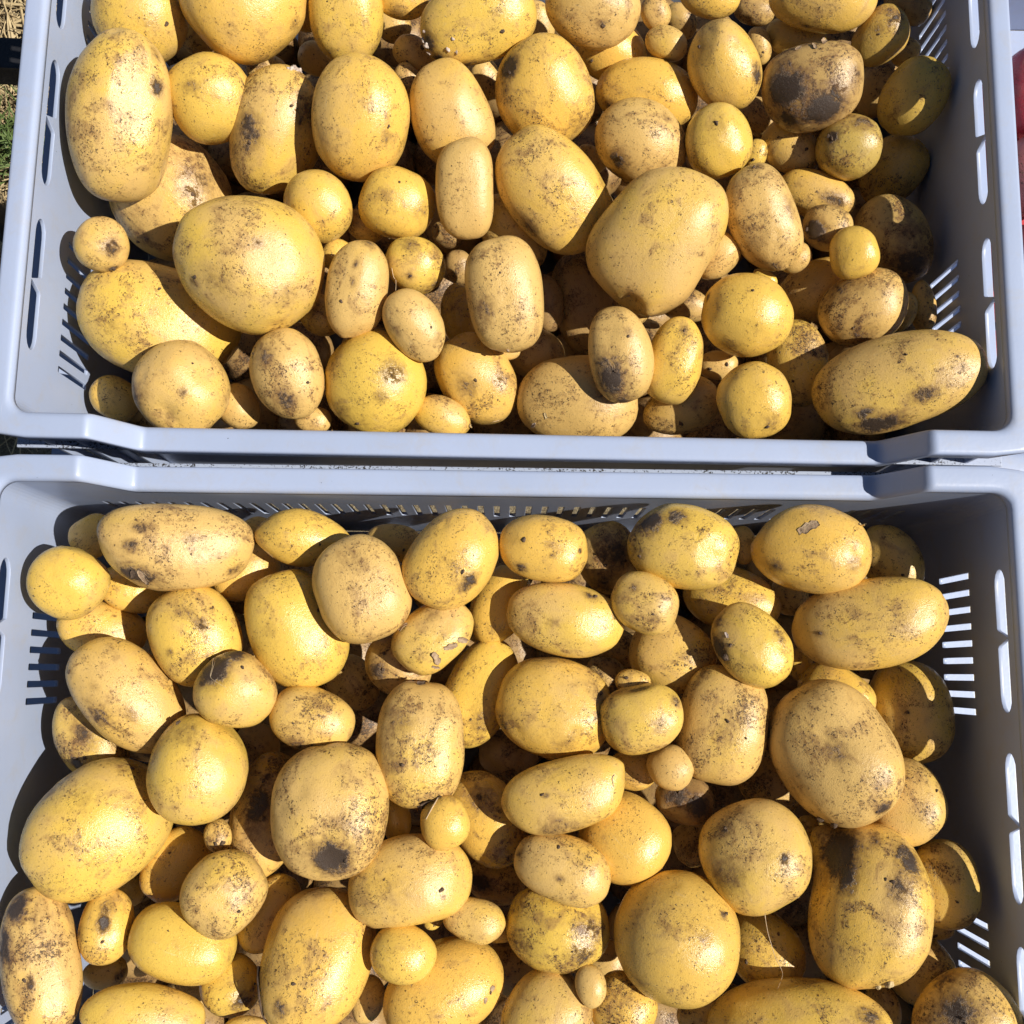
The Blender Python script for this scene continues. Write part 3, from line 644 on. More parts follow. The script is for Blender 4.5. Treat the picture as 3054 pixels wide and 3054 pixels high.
[[-0.1772,-0.1615,-0.051],[0.9768,-0.1365,0.1182,-0.1156],[0.0303,0.0211,0.0169],0.0,0.15,0.05,0,None,0,0,[],[],0,2.4,"bright yellow clean potato half shaded, lower left of front crate"],
[[-0.2217,-0.1538,-0.0522],[0.6724,-0.1981,0.03,-0.7125],[0.0211,0.015,0.012],0.3,0.5,0,None,None,0,0,[[-0.05,-0.11,0.99,0.24,0.95],[-0.45,-0.1,0.89,0.31,0.6],[0.27,-0.86,0.44,0.26,0.6]],[],0,0,"small yellow oval potato just left of the bright yellow half-shaded potato"],
[[-0.1501,-0.1872,-0.0642],[0.9141,-0.0874,0.1543,0.3647],[0.0172,0.0169,0.0135],0.3,0.45,0.1,None,None,0,0,[[-0.04,-0.62,0.78,0.39,0.7],[0.49,-0.49,0.72,0.11,0.7]],[],0,0,"small yellow round potato down and right of the bright yellow half-shaded potato"],
[[-0.0993,-0.1666,-0.0489],[0.6227,-0.1399,-0.0514,-0.7682],[0.04,0.031,0.0248],0.3,0.35,0,None,None,0,0,[[0.3,-0.87,0.4,0.18,0.6],[0.64,-0.35,0.69,0.13,0.8]],[],0,0,"huge oval potato standing at the bottom edge with a dark left rim"],
[[-0.1119,-0.0324,-0.0491],[0.9844,-0.0384,0.0829,-0.1505],[0.025,0.0186,0.0149],0.5,0.6,0,0,None,0,0,[[-0.05,-0.9,0.43,0.37,0.65],[-0.0,0.48,0.88,0.28,0.4]],[],0,2.2,"medium dirt-speckled oval potato just above the large potato with a black hole"],
[[0.0346,0.0329,-0.047],[0.9959,0.0284,-0.0253,-0.0823],[0.0351,0.0219,0.0178],0.4,0.4,0,None,None,0,0,[[0.34,0.73,0.59,0.15,0.6],[-0.17,-0.17,0.97,0.15,0.5],[0.6,0.77,0.19,0.22,0.4]],[],0,0,"medium yellow long potato just below the yellow oval with two brown eyes"],
[[-0.0148,-0.0129,-0.0744],[0.8265,-0.0018,0.0149,0.5628],[0.035,0.0214,0.0174],0.2,0.4,0,0,0.05,0,0,[[-0.39,-0.39,0.84,0.47,0.45]],[],0,2.4,"medium yellow long potato peeking out at the upper right of the tall tan speckled potato"],
[[0.0762,-0.0022,-0.0481],[0.9961,0.0021,-0.0603,-0.0641],[0.0107,0.0076,0.0061],0.45,0.6,0,None,None,0,0,[],[],0,0,"tiny dirt-speckled oval potato peeking out above the small black-topped potato"],
[[0.0742,-0.0921,-0.051],[0.9304,-0.0466,-0.0799,-0.3546],[0.0266,0.0252,0.0201],0.05,0.2,0,None,None,0,0,[],[],0,0,"clean yellow round potato half under the bean-shaped potato"],
[[0.0369,-0.144,-0.0489],[0.9925,-0.1109,-0.0333,-0.0404],[0.0299,0.0233,0.0187],0.12,0.65,0,None,None,0,0,[[0.66,0.1,0.75,0.4,0.55],[0.25,0.15,0.96,0.05,0.8],[-0.71,-0.49,0.5,0.33,0.5],[0.46,-0.53,0.71,0.4,0.5]],[],0,0,"black-speckled round yellow potato in the lower middle of front crate"],
[[-0.0118,-0.1403,-0.0464],[0.9909,-0.1103,0.0007,-0.0768],[0.019,0.0122,0.01],0.45,0.4,0,None,None,0,0,[],[],0,0,"small yellow oval potato down and right of the wide oval with a rosy bruise"],
[[-0.0269,-0.1804,-0.0549],[0.9643,-0.1296,0.0514,0.2252],[0.036,0.0259,0.0208],0.08,0.25,0,None,None,0,0,[[0.67,-0.44,0.6,0.09,0.5],[0.49,-0.56,0.66,0.09,0.5]],[],0,0,"large clean yellow potato at the bottom edge with two small scabs"],
[[0.0317,-0.1906,-0.0467],[0.8911,-0.143,0.0417,0.4288],[0.0264,0.0232,0.0185],0.45,0.45,0,None,None,0,0,[],[],0,0,"medium yellow round potato just below the black-speckled round potato"],
[[0.0759,-0.1837,-0.048],[0.965,-0.1252,-0.0874,-0.2133],[0.0188,0.0177,0.0141],0.25,0.55,0,None,None,0,0,[],[],0,0,"small yellow round potato down and left of the large smooth round greenish-yellow potato"],
[[0.0993,-0.0502,-0.0487],[0.9853,-0.0275,-0.083,-0.1471],[0.0139,0.0131,0.0105],0.8,0.3,0,None,None,0,0,[],[],0,0,"small tan round potato down and right of the small black-topped potato"],
[[0.131,-0.025,-0.0536],[0.6631,0.0629,-0.0822,-0.7414],[0.0348,0.0264,0.0211],0.55,0.6,0,0,None,0,0,[[0.09,0.2,0.98,0.41,0.3]],[],0,2.6,"tan upright oval potato with a sharp shadow on its right side, front crate"],
[[0.2028,-0.0039,-0.0675],[0.9619,0.032,-0.1477,-0.2278],[0.0236,0.017,0.0136],0.25,0.35,0,None,None,0,0,[],[],0,0,"small yellow oval potato peeking out above the huge scuffed tan potato"],
[[0.2378,-0.0638,-0.0525],[0.7706,0.0732,-0.1694,-0.6101],[0.0258,0.023,0.0184],0.55,0.5,0,None,None,0,0,[[-0.11,0.91,0.39,0.24,0.5]],[],0,0,"rounded potato with a curved rim shadow by the front crate's right wall"],
[[0.2619,-0.1098,-0.0531],[0.7333,0.067,-0.1983,-0.6468],[0.0251,0.0187,0.015],0.45,0.6,0.1,None,None,0,0,[],[],0,0,"shaded brownish potato at the right wall beside the huge knobbed one"],
[[-0.1356,-0.2054,-0.0499],[0.9821,-0.158,0.0965,-0.0344],[0.0137,0.0071,0.0058],0.4,0.4,0,None,None,0,0,[],[],0,0,"tiny yellow long potato down and left of the huge oval at the bottom edge"],
[[-0.2431,0.3108,-0.0979],[0.8675,0.1139,0.2343,-0.4238],[0.0426,0.0396,0.0317],0.6,0.65,0,None,None,0,0,[[-0.03,0.52,0.85,0.44,0.5],[0.24,-0.8,0.55,0.17,0.6],[0.2,0.29,0.94,0.14,0.6]],[],0,0,"large dirt-speckled round potato up and left of the huge dented potato"],
[[-0.18,0.1614,-0.0803],[0.8641,0.0399,0.1699,-0.4722],[0.0154,0.0135,0.0108],0.7,0.4,0,None,None,0,0,[],[],0,0,"small tan round potato just right of the knobbly ringed potato"],
[[-0.1294,0.1536,-0.0726],[0.9888,0.1127,0.0969,-0.01],[0.0114,0.0086,0.0069],0.7,0.4,0,None,None,0,0,[],[],0,0,"tiny tan oval potato down and left of the large clean potato at the near rim"],
[[-0.047,0.1601,-0.0748],[0.9707,0.1095,0.0591,-0.2058],[0.0186,0.0128,0.0102],0.35,0.45,0,None,None,0,0,[],[],0,0,"small yellow oval potato down and right of the large clean potato at the near rim"],
[[-0.0265,0.1876,-0.0814],[0.8781,0.1131,0.0809,-0.4579],[0.0314,0.0239,0.0192],0.4,0.5,0,None,None,0,0,[[0.03,-0.34,0.94,0.29,0.5],[0.28,0.45,0.85,0.25,0.5]],[],0,0,"medium yellow oval potato just below the long blunt tan potato"],
[[-0.0074,0.2083,-0.0819],[0.9881,0.1519,0.0019,0.023],[0.0082,0.0063,0.005],0.8,0.4,0,None,None,0,0,[],[],0,0,"tiny tan oval potato just below the long blunt tan potato"],
[[0.039,0.1761,-0.0791],[0.9911,0.1302,-0.0279,-0.0071],[0.0393,0.0293,0.0234],0.8,0.5,0,None,None,0,0,[[0.41,0.09,0.91,0.36,0.4]],[],0,0,"large tan oval potato peeking out at the lower left of the muddy-ended tan potato"],
[[0.0784,0.2375,-0.0782],[0.8843,0.1294,-0.1259,0.4306],[0.0087,0.0064,0.0051],0.8,0.4,0,None,None,0,0,[],[],0,0,"tiny tan oval potato up and right of the muddy-ended tan potato"],
[[0.1067,0.1756,-0.0819],[0.9675,0.1094,-0.1026,0.2035],[0.0257,0.0179,0.0143],0.7,0.7,0,0.15,None,0,0,[],[],0,0,"medium dirt-speckled oval potato just left of the half-shaded round at the near rim"],
[[0.0533,0.4229,-0.0777],[0.9484,0.2834,0.0066,-0.1419],[0.0254,0.021,0.0168],0.05,0.15,0,None,None,0,0,[[-0.44,-0.48,0.76,0.1,0.7]],[],0,0,"medium clean yellow round potato up and right of the black-scabbed round potato"],
[[0.0776,0.3869,-0.072],[0.9606,0.2667,-0.0332,-0.0711],[0.0345,0.0237,0.0189],0.15,0.3,0,None,None,0,0,[[-0.67,-0.51,0.54,0.17,0.8]],[],0,0,"medium clean yellow oval potato peeking out above the cracked tan round potato"],
[[-0.0793,0.4099,-0.0742],[0.9287,0.2526,0.1211,-0.243],[0.0157,0.0112,0.0089],0.6,0.6,0,None,None,0,0,[],[],0,0,"tiny dirt-speckled oval potato down and left of the crusty-ended potato at the top edge"],
[[0.2471,0.2976,-0.0827],[0.8607,0.2546,-0.0578,-0.437],[0.0311,0.0231,0.0185],0.6,0.75,0.15,None,None,0,0,[[0.66,0.04,0.75,0.5,0.8],[0.08,0.54,0.83,0.5,0.5]],[],0,0,"medium dirt-speckled oval potato peeking out right of the bright yellow ball-shaped potato"],
[[0.1939,0.3258,-0.0813],[0.9484,0.2423,-0.0867,-0.1853],[0.0267,0.0154,0.0126],0.4,0.5,0,None,None,0,0,[[0.46,0.11,0.88,0.33,0.7]],[],0,0,"small yellow long potato peeking out at the upper right of the kidney-shaped tan potato"],
[[0.1537,0.3526,-0.0803],[0.6424,0.2367,0.1091,-0.7207],[0.0104,0.0071,0.0057],0.25,0.6,0,None,None,0,0,[],[],0,0,"tiny dirt-speckled long potato just right of the round yellow potato above the kidney-shaped one"],
[[0.1767,0.359,-0.0809],[0.9101,0.2668,-0.0332,-0.3154],[0.0206,0.0161,0.0129],0.5,0.6,0,None,None,0,0,[],[],0,0,"small dirt-speckled round potato just below the soil-caked round potato"],
[[0.2559,0.4343,-0.083],[0.8545,0.178,-0.2651,0.4096],[0.0098,0.009,0.0072],0.5,0.6,0,None,None,0,0,[],[],0,0,"tiny dirt-speckled oval potato just above the greenish oval at the right wall"],
[[0.1548,0.4322,-0.0804],[0.7564,0.2846,0.0917,-0.5817],[0.0125,0.0079,0.0065],0.5,0.5,0,None,None,0,0,[],[],0,0,"tiny yellow long potato peeking out at the upper right of the dirty-sided oval"],
[[0.1799,0.4384,-0.081],[0.9437,0.2959,-0.0777,-0.1259],[0.0213,0.0125,0.0102],0.4,0.4,0.3,None,None,0,0,[],[],0,0,"small greenish long potato peeking out above the soil-caked round potato"],
[[0.257,0.4676,-0.0781],[0.9104,0.3244,-0.0796,-0.2441],[0.0167,0.012,0.0096],0.8,0.9,0,None,None,0,0,[],[],0,0,"small soil-dark oval potato just right of the large potato at the top edge, right part"],
[[0.1965,0.2625,-0.0903],[0.9387,0.1378,-0.1785,0.2606],[0.0254,0.0192,0.0153],0.45,0.5,0,None,None,0,0,[],[],0,0,"medium yellow oval potato down and left of the bright yellow ball-shaped potato"],
[[0.252,0.2479,-0.0828],[0.7779,0.0331,-0.2403,0.5797],[0.013,0.009,0.0072],0.5,0.5,0,None,None,0,0,[],[],0,0,"tiny yellow oval potato peeking out above the huge blotched long potato"],
[[0.2669,0.2529,-0.0861],[0.729,0.2484,-0.0234,-0.6375],[0.0174,0.0085,0.007],0.5,0.5,0,None,None,0,0,[],[],0,0,"narrow potato striped by sunlight through the back crate's right slots"],
[[0.1827,0.2085,-0.0809],[0.7731,0.1969,-0.0113,-0.6028],[0.0289,0.0194,0.0155],0.5,0.6,0,None,None,0,0,[],[],0,0,"medium dirt-speckled oval potato up and right of the half-shaded round at the near rim"],
[[0.1297,0.2041,-0.0795],[0.984,0.1508,-0.0885,-0.0345],[0.0128,0.0095,0.0076],0.8,0.6,0,None,None,0,0,[],[],0,0,"tiny dirt-speckled oval potato up and left of the half-shaded round at the near rim"],
[[0.1602,0.2653,-0.0804],[0.9445,0.2086,-0.0619,-0.2461],[0.0089,0.005,0.0041],0.15,0.3,0,None,None,0,0,[],[],0,0,"tiny clean yellow long potato just below the kidney-shaped tan potato"],
[[-0.1053,0.2863,-0.0734],[0.9674,0.1914,0.1015,-0.1312],[0.0136,0.0103,0.0082],0.6,0.6,0,None,None,0,0,[],[],0,0,"tiny dirt-speckled oval potato just above the brown-topped freckled long potato"],
[[-0.0083,0.2911,-0.086],[0.8929,0.1842,0.0891,-0.4012],[0.0285,0.0195,0.0156],0.5,0.6,0,None,None,0,0,[],[],0,0,"medium dirt-speckled oval potato peeking out above the long blunt tan potato"],
[[-0.1206,0.264,-0.0729],[0.9537,0.1649,0.126,-0.2174],[0.0121,0.0107,0.0085],0.3,0.5,0,None,None,0,0,[],[],0,0,"tiny yellow round potato peeking out at the upper left of the brown-topped freckled long potato"],
[[-0.1297,0.2237,-0.0727],[0.9332,0.1247,0.14,-0.3065],[0.0153,0.0131,0.0104],0.4,0.4,0,None,None,0,0,[],[],0,0,"small yellow oval potato peeking out at the lower left of the brown-topped freckled long potato"],
[[-0.1556,0.4378,-0.0721],[0.7286,0.1538,0.2629,-0.6135],[0.0139,0.0117,0.0093],0.25,0.3,0,None,None,0,0,[],[],0,0,"tiny clean yellow oval potato just right of the huge pear-shaped potato at the top edge"],
[[-0.0831,0.3903,-0.074],[0.8517,0.2078,0.1731,-0.4488],[0.0122,0.0093,0.0074],0.6,0.6,0,None,None,0,0,[],[],0,0,"tiny dirt-speckled oval potato up and right of the large smooth upright oval potato"],
[[-0.262,0.0729,-0.0749],[0.9327,0.108,0.1629,0.3032],[0.0146,0.0131,0.0105],0.4,0.4,0,None,None,0,0,[],[],0,0,"small yellow round potato just left of the huge blotched potato at the far left"],
[[-0.2339,0.0402,-0.0741],[0.9792,0.0108,0.1728,-0.1062],[0.0211,0.0139,0.0113],0.25,0.3,0,None,None,0,0,[],[],0,0,"small clean yellow long potato just above the large bruised oval at the left"],
[[-0.2503,0.0147,-0.0746],[0.9782,-0.0079,0.1817,-0.1004],[0.0271,0.0174,0.0142],0.35,0.4,0,None,None,0,0,[],[],0,0,"medium yellow long potato peeking out above the large bruised oval at the left"],
[[-0.1637,0.0541,-0.0723],[0.9599,0.0698,0.1082,0.2489],[0.0215,0.0162,0.013],0.2,0.3,0,None,None,0,0,[],[],0,0,"small clean yellow oval potato down and left of the lemon-shaped potato"],
[[-0.1591,0.0814,-0.0721],[0.9894,0.0536,0.1221,-0.0583],[0.0098,0.0087,0.007],0.4,0.5,0,None,None,0,0,[],[],0,0,"tiny yellow round potato just left of the lemon-shaped potato"],
[[-0.251,-0.0507,-0.0747],[0.8679,-0.1176,0.1432,-0.4609],[0.0284,0.0193,0.0154],0.5,0.8,0.1,None,None,0,0,[[0.35,-0.68,0.64,0.26,0.9],[-0.16,-0.17,0.97,0.35,0.6]],[],0,0,"medium soil-dark oval potato just above the huge tilted potato at the left wall"],
[[-0.1916,-0.1225,-0.0732],[0.8503,-0.0063,0.1666,0.4992],[0.0229,0.0171,0.0137],0.15,0.25,0.1,None,None,0,0,[[0.21,0.41,0.89,0.11,0.6]],[],0,0,"small clean yellow oval potato just above the bright yellow half-shaded potato"],
[[-0.2275,-0.1859,-0.0742],[0.9694,-0.1102,0.1782,0.1281],[0.0126,0.0092,0.0073],0.4,0.6,0,None,None,0,0,[[0.64,-0.36,0.68,0.35,0.7]],[],0,0,"tiny dirt-speckled oval potato peeking out right of the long dirty potato at the left edge"],
[[-0.1389,-0.0905,-0.0718],[0.6842,-0.1221,0.0227,-0.7187],[0.0371,0.0217,0.0177],0.55,0.75,0,None,None,0,0,[[-0.1,-0.21,0.97,0.39,0.8],[-0.48,-0.12,0.87,0.21,0.6]],[],0,0,"medium dirt-speckled long potato peeking out left of the large potato with a black hole"],
[[-0.1322,-0.1479,-0.0716],[0.8408,-0.0416,0.1412,0.521],[0.0237,0.0155,0.0126],0.5,0.5,0,None,None,0,0,[],[],0,0,"small yellow long potato peeking out at the lower right of the medium finely speckled potato"],
[[-0.0731,0.0765,-0.0698],[0.9958,0.0558,0.0582,-0.0439],[0.0178,0.0124,0.01],0.5,0.5,0,None,None,0,0,[],[],0,0,"small yellow oval potato just left of the large egg-shaped potato near the far rim"],
[[0.061,0.0728,-0.0697],[0.802,0.0724,-0.0044,-0.5929],[0.0229,0.0196,0.0157],0.5,0.75,0,None,None,0,0,[[-0.03,0.29,0.96,0.56,0.7],[0.63,-0.25,0.74,0.51,0.6]],[],0,0,"medium dirt-speckled round potato up and left of the small speckled potato with rootlets"],
[[-0.0047,0.0405,-0.0681],[0.5774,0.0151,0.0276,-0.8158],[0.0254,0.0177,0.0141],0.1,0.3,0,None,None,0,0,[],[],0,0,"medium clean yellow oval potato down and left of the yellow oval with two brown eyes"],
[[-0.0652,0.0017,-0.0697],[0.971,-0.0104,0.0489,-0.2337],[0.0215,0.0187,0.0149],0.7,0.75,0,None,None,0,0,[[-0.5,-0.53,0.69,0.42,0.7]],[],0,0,"small dirt-speckled round potato peeking out at the lower left of the potato with peeling skin"],
[[-0.0071,-0.0865,-0.0682],[0.8961,-0.0619,-0.0243,-0.4389],[0.0306,0.022,0.0176],0.3,0.65,0,None,None,0,0,[[-0.4,0.21,0.89,0.43,0.55],[0.73,-0.19,0.66,0.35,0.5]],[],0,0,"medium dirt-speckled oval potato peeking out right of the bright yellow ball under a dried stem"],
[[0.08,-0.0549,-0.0701],[0.9954,-0.0381,-0.0634,-0.0607],[0.0151,0.0119,0.0095],0.2,0.35,0,None,None,0,0,[],[],0,0,"tiny yellow oval potato just below the small black-topped potato"],
[[0.111,-0.0699,-0.064],[0.9897,-0.0445,-0.0899,-0.1018],[0.0179,0.0145,0.0116],0.9,1.0,0,None,None,0,0,[[-0.32,0.07,0.95,0.48,0.8],[0.52,-0.09,0.85,0.48,1.0]],[[0.43,0.32,0.84,0.3,0.08],[-0.4,-0.4,0.83,0.3,-0.05]],0,0,"small rough black-scabbed lump right of the bean-shaped potato"],
[[0.2401,0.0804,-0.0745],[0.8955,0.1249,-0.1345,-0.4054],[0.0245,0.0182,0.0146],0.5,0.5,0,None,None,0,0,[],[],0,0,"medium yellow oval potato peeking out above the huge long pale potato"],
[[0.2508,-0.0126,-0.0747],[0.7353,0.1139,-0.1421,-0.6529],[0.0323,0.0251,0.0201],0.45,0.5,0,None,None,0,0,[[-0.04,-0.11,0.99,0.09,0.7]],[],0,0,"large potato in the shade at the front crate's right wall"],
[[0.1394,0.0516,-0.0718],[0.9882,0.0497,-0.1002,-0.1049],[0.0304,0.02,0.0163],0.3,0.5,0,None,None,0,0,[],[],0,0,"medium yellow long potato down and right of the potato with a blackened upper left"],
[[0.1026,0.0156,-0.0708],[0.9676,0.0303,-0.0729,-0.2398],[0.0263,0.0235,0.0188],0.5,0.5,0,None,None,0,0,[],[],0,0,"medium yellow round potato down and right of the small speckled potato with rootlets"],
[[0.1844,0.013,-0.0809],[0.812,0.0856,-0.1056,-0.5676],[0.0106,0.0081,0.0065],0.3,0.4,0,None,None,0,0,[],[],0,0,"tiny yellow oval potato just right of the medium oval with a soiled left side"],
[[0.146,0.0857,-0.072],[0.7667,0.1189,-0.0438,-0.6293],[0.0122,0.0085,0.0068],0.4,0.4,0,None,None,0,0,[],[],0,0,"tiny yellow oval potato just right of the potato with a blackened upper left"],
[[0.1617,-0.1559,-0.0722],[0.9106,-0.0601,-0.1537,-0.3788],[0.0253,0.021,0.0168],0.3,0.6,0,None,None,0,0,[],[],0,0,"medium dirt-speckled oval potato just right of the large smooth round greenish-yellow potato"],
[[0.2543,-0.1633,-0.0746],[0.8793,-0.0258,-0.213,-0.4251],[0.021,0.0196,0.0157],0.5,0.65,0,None,None,0,0,[],[],0,0,"small dirt-speckled oval potato up and left of the dirt-blotched potato in the bottom right"],
[[0.2661,-0.1407,-0.075],[0.9733,-0.1157,-0.1797,0.0838],[0.009,0.0053,0.0043],0.6,0.6,0,None,None,0,0,[],[],0,0,"tiny dirt-speckled long potato just right of the huge potato with a black knob"],
[[0.2322,-0.1855,-0.074],[0.7648,-0.0004,-0.2116,-0.6085],[0.0135,0.0099,0.008],0.5,0.7,0,None,None,0,0,[],[],0,0,"tiny dirt-speckled long potato just right of the huge potato at the bottom edge, right"],
[[0.1251,-0.1931,-0.0712],[0.9773,-0.1287,-0.1095,-0.1281],[0.0146,0.0123,0.0098],0.5,0.5,0,None,None,0,0,[],[],0,0,"tiny yellow round potato just below the large smooth round greenish-yellow potato"],
[[0.1876,-0.0816,-0.073],[0.9779,-0.0394,-0.146,-0.1445],[0.0061,0.0047,0.0038],0.4,0.4,0,None,None,0,0,[],[],0,0,"tiny yellow oval potato up and right of the large brown-freckled round potato"],
[[-0.0612,-0.0886,-0.0697],[0.7754,-0.0818,-0.0061,-0.6262],[0.0143,0.0089,0.0072],0.1,0.2,0,None,None,0,0,[],[],0,0,"tiny clean yellow long potato just right of the large potato with a black hole"],
[[-0.0711,-0.1925,-0.07],[0.6456,-0.1333,-0.0737,-0.7483],[0.0134,0.0097,0.0078],0.5,0.5,0,None,None,0,0,[],[],0,0,"tiny yellow long potato down and left of the small clean round near the bottom"],
[[-0.0353,-0.1471,-0.069],[0.9578,-0.1,0.0552,0.2636],[0.0062,0.0045,0.0036],0.2,0.3,0,None,None,0,0,[],[],0,0,"tiny clean yellow oval potato up and right of the small clean round near the bottom"],
[[0.0023,-0.1513,-0.068],[0.9917,-0.1141,-0.0085,-0.0593],[0.0094,0.0063,0.005],0.4,0.5,0,None,None,0,0,[],[],0,0,"tiny yellow oval potato just left of the black-speckled round potato"],
[[-0.2674,0.1687,-0.0992],[0.925,0.0507,0.2101,-0.3126],[0.0165,0.0142,0.0114],0.5,0.6,0,None,None,0,1,[],[],0,0,"pitted dark-spotted potato in deep shade at the back crate's near left corner"],
[[-0.0394,0.2371,-0.1051],[0.7811,0.1144,0.1229,-0.6014],[0.0238,0.0144,0.0118],0.4,0.6,0.3,None,None,0,0,[],[],0,0,"small deep-lying greenish long potato peeking out right of the small tan egg-shaped potato"],
[[0.0177,0.2509,-0.1066],[0.7699,0.1439,0.099,-0.6139],[0.0196,0.0113,0.0092],0.8,1.0,0,None,None,0,0,[],[],0,0,"small deep-lying dark long potato peeking out right of the long blunt tan potato"],
[[0.0118,0.2142,-0.1064],[0.9773,0.1502,0.0145,-0.149],[0.0194,0.0175,0.014],0.8,0.85,0,None,None,0,0,[],[],0,0,"small deep-lying dark round potato down and right of the long blunt tan potato"],
[[0.0451,0.2565,-0.1203],[0.7696,0.1555,0.0848,-0.6135],[0.0372,0.0229,0.0187],1.0,0.95,0,None,None,0,0,[],[],0,0,"large deep-lying dark long potato peeking out at the upper left of the muddy-ended tan potato"],
[[0.0436,0.3575,-0.1073],[0.9226,0.2344,0.0465,-0.3029],[0.0118,0.0088,0.0071],0.6,0.6,0,None,None,0,0,[],[],0,0,"tiny deep-lying dark oval potato just left of the cracked tan round potato"],
[[0.2533,0.3569,-0.1027],[0.8624,0.1346,-0.2468,0.421],[0.0256,0.0207,0.0166],0.4,0.6,0.3,None,None,0,0,[],[],0,0,"medium deep-lying greenish oval potato just below the greenish oval at the right wall"],
[[0.1635,0.3964,-0.1104],[0.932,0.2715,-0.0389,-0.2369],[0.0162,0.0124,0.0099],0.7,0.8,0,None,None,0,0,[],[],0,0,"small deep-lying dark oval potato down and left of the soil-caked round potato"],
[[0.247,0.423,-0.1125],[0.8141,0.1441,-0.2665,0.4954],[0.0209,0.016,0.0128],0.7,0.8,0,None,None,0,0,[],[],0,0,"small deep-lying dark oval potato peeking out left of the greenish oval at the right wall"],
[[0.1125,0.2552,-0.109],[0.9745,0.1828,-0.0556,-0.1176],[0.0167,0.0117,0.0094],0.8,0.8,0,None,None,0,0,[],[],0,0,"small deep-lying dark oval potato down and right of the huge notched potato"],
[[-0.0527,0.2963,-0.1048],[0.9689,0.1953,0.0641,-0.1375],[0.0118,0.0093,0.0075],0.8,0.9,0,None,None,0,0,[],[],0,0,"tiny deep-lying dark oval potato just below the tan sausage-shaped potato"],
[[-0.0437,0.2732,-0.105],[0.7672,0.1284,0.141,-0.6124],[0.0118,0.0095,0.0076],0.8,0.9,0,None,None,0,0,[],[],0,0,"tiny deep-lying dark oval potato up and left of the long blunt tan potato"],
[[-0.1859,0.411,-0.1015],[0.955,0.2532,0.1376,-0.0697],[0.0142,0.0101,0.0081],0.6,0.6,0,None,None,0,0,[],[],0,0,"tiny deep-lying dark oval potato just above the large dirt-stained oval with a sprout"],
[[-0.1527,0.4211,-0.1024],[0.9376,0.2434,0.1509,-0.197],[0.0129,0.0112,0.009],0.6,0.6,0,None,None,0,0,[],[],0,0,"tiny deep-lying dark round potato up and left of the large smooth upright oval potato"],
[[-0.238,0.4368,-0.1002],[0.8373,0.1698,0.2599,-0.4501],[0.0163,0.0137,0.011],0.6,0.6,0,None,None,0,0,[],[],0,0,"small deep-lying dark oval potato up and left of the large dirt-stained oval with a sprout"],
[[-0.1005,0.45,-0.1037],[0.949,0.2752,0.0984,-0.1179],[0.0134,0.0114,0.0091],0.7,0.7,0,None,None,0,0,[],[],0,0,"tiny deep-lying dark round potato just left of the crusty-ended potato at the top edge"],
[[0.0017,0.4581,-0.1063],[0.7535,0.229,0.178,-0.59],[0.016,0.0123,0.0098],0.7,0.7,0,None,None,0,0,[],[],0,0,"small deep-lying dark oval potato just right of the crusty-ended potato at the top edge"],
[[0.1578,0.4794,-0.1103],[0.947,0.3022,-0.0709,-0.0831],[0.0151,0.0102,0.0082],0.7,0.8,0,None,None,0,0,[],[],0,0,"tiny deep-lying dark oval potato up and right of the dirty-sided oval"],
[[0.1052,0.4677,-0.1089],[0.8807,0.2948,0.0518,-0.3673],[0.0136,0.0105,0.0084],0.7,0.8,0,None,None,0,0,[],[],0,0,"tiny deep-lying dark oval potato up and left of the dirty-sided oval"],
[[-0.0333,0.4143,-0.1054],[0.808,0.2134,0.1641,-0.524],[0.0151,0.0112,0.009],0.7,0.7,0,None,None,0,0,[],[],0,0,"tiny deep-lying dark oval potato just below the crusty-ended potato at the top edge"],
[[-0.2299,-0.1426,-0.1039],[0.9059,-0.1525,0.1085,-0.3799],[0.0132,0.0089,0.0071],0.4,0.5,0,None,None,0,0,[],[],0,0,"tiny deep-lying dark oval potato up and left of the bright yellow half-shaded potato"],
[[-0.0001,-0.1294,-0.0981],[0.9904,-0.0936,-0.0095,-0.1015],[0.0185,0.0124,0.0099],0.6,0.75,0,None,None,0,0,[[-0.45,-0.17,0.88,0.41,1.0]],[],0,0,"small deep-lying dark oval potato just left of the tan oval in the lower middle"],
[[0.005,-0.0511,-0.0981],[0.9884,-0.0367,-0.0092,-0.1474],[0.0188,0.0152,0.0122],1.0,1.0,0,None,None,0,0,[],[],0,0,"small deep-lying dark oval potato up and left of the bean-shaped potato"],
[[0.1728,-0.0612,-0.1024],[0.9629,-0.0131,-0.1302,-0.236],[0.0211,0.0186,0.0149],0.6,0.75,0,None,None,0,0,[],[],0,0,"small deep-lying dark oval potato just above the large brown-freckled round potato"],
[[0.205,-0.093,-0.1032],[0.9769,-0.0438,-0.1523,-0.1435],[0.0104,0.0099,0.0079],0.4,0.5,0,None,None,0,0,[],[],0,0,"tiny deep-lying dark round potato up and left of the huge potato with a black knob"],
[[-0.0175,0.0262,-0.0984],[0.9717,0.0157,0.0171,-0.235],[0.0096,0.0084,0.0068],0.5,0.5,0,None,None,0,0,[],[],0,0,"tiny deep-lying dark round potato just right of the potato with peeling skin"],
[[-0.097,-0.0105,-0.1005],[0.9463,-0.0296,0.0647,-0.3152],[0.0191,0.0154,0.0123],0.7,0.7,0,None,None,0,0,[],[],0,0,"small deep-lying dark oval potato down and right of the large smooth egg-shaped potato"],
[[0.065,0.0023,-0.0997],[0.9704,0.0129,-0.0459,-0.2367],[0.0134,0.0111,0.0089],0.8,0.8,0,None,None,0,0,[],[],0,0,"tiny deep-lying dark oval potato up and left of the small black-topped potato"],
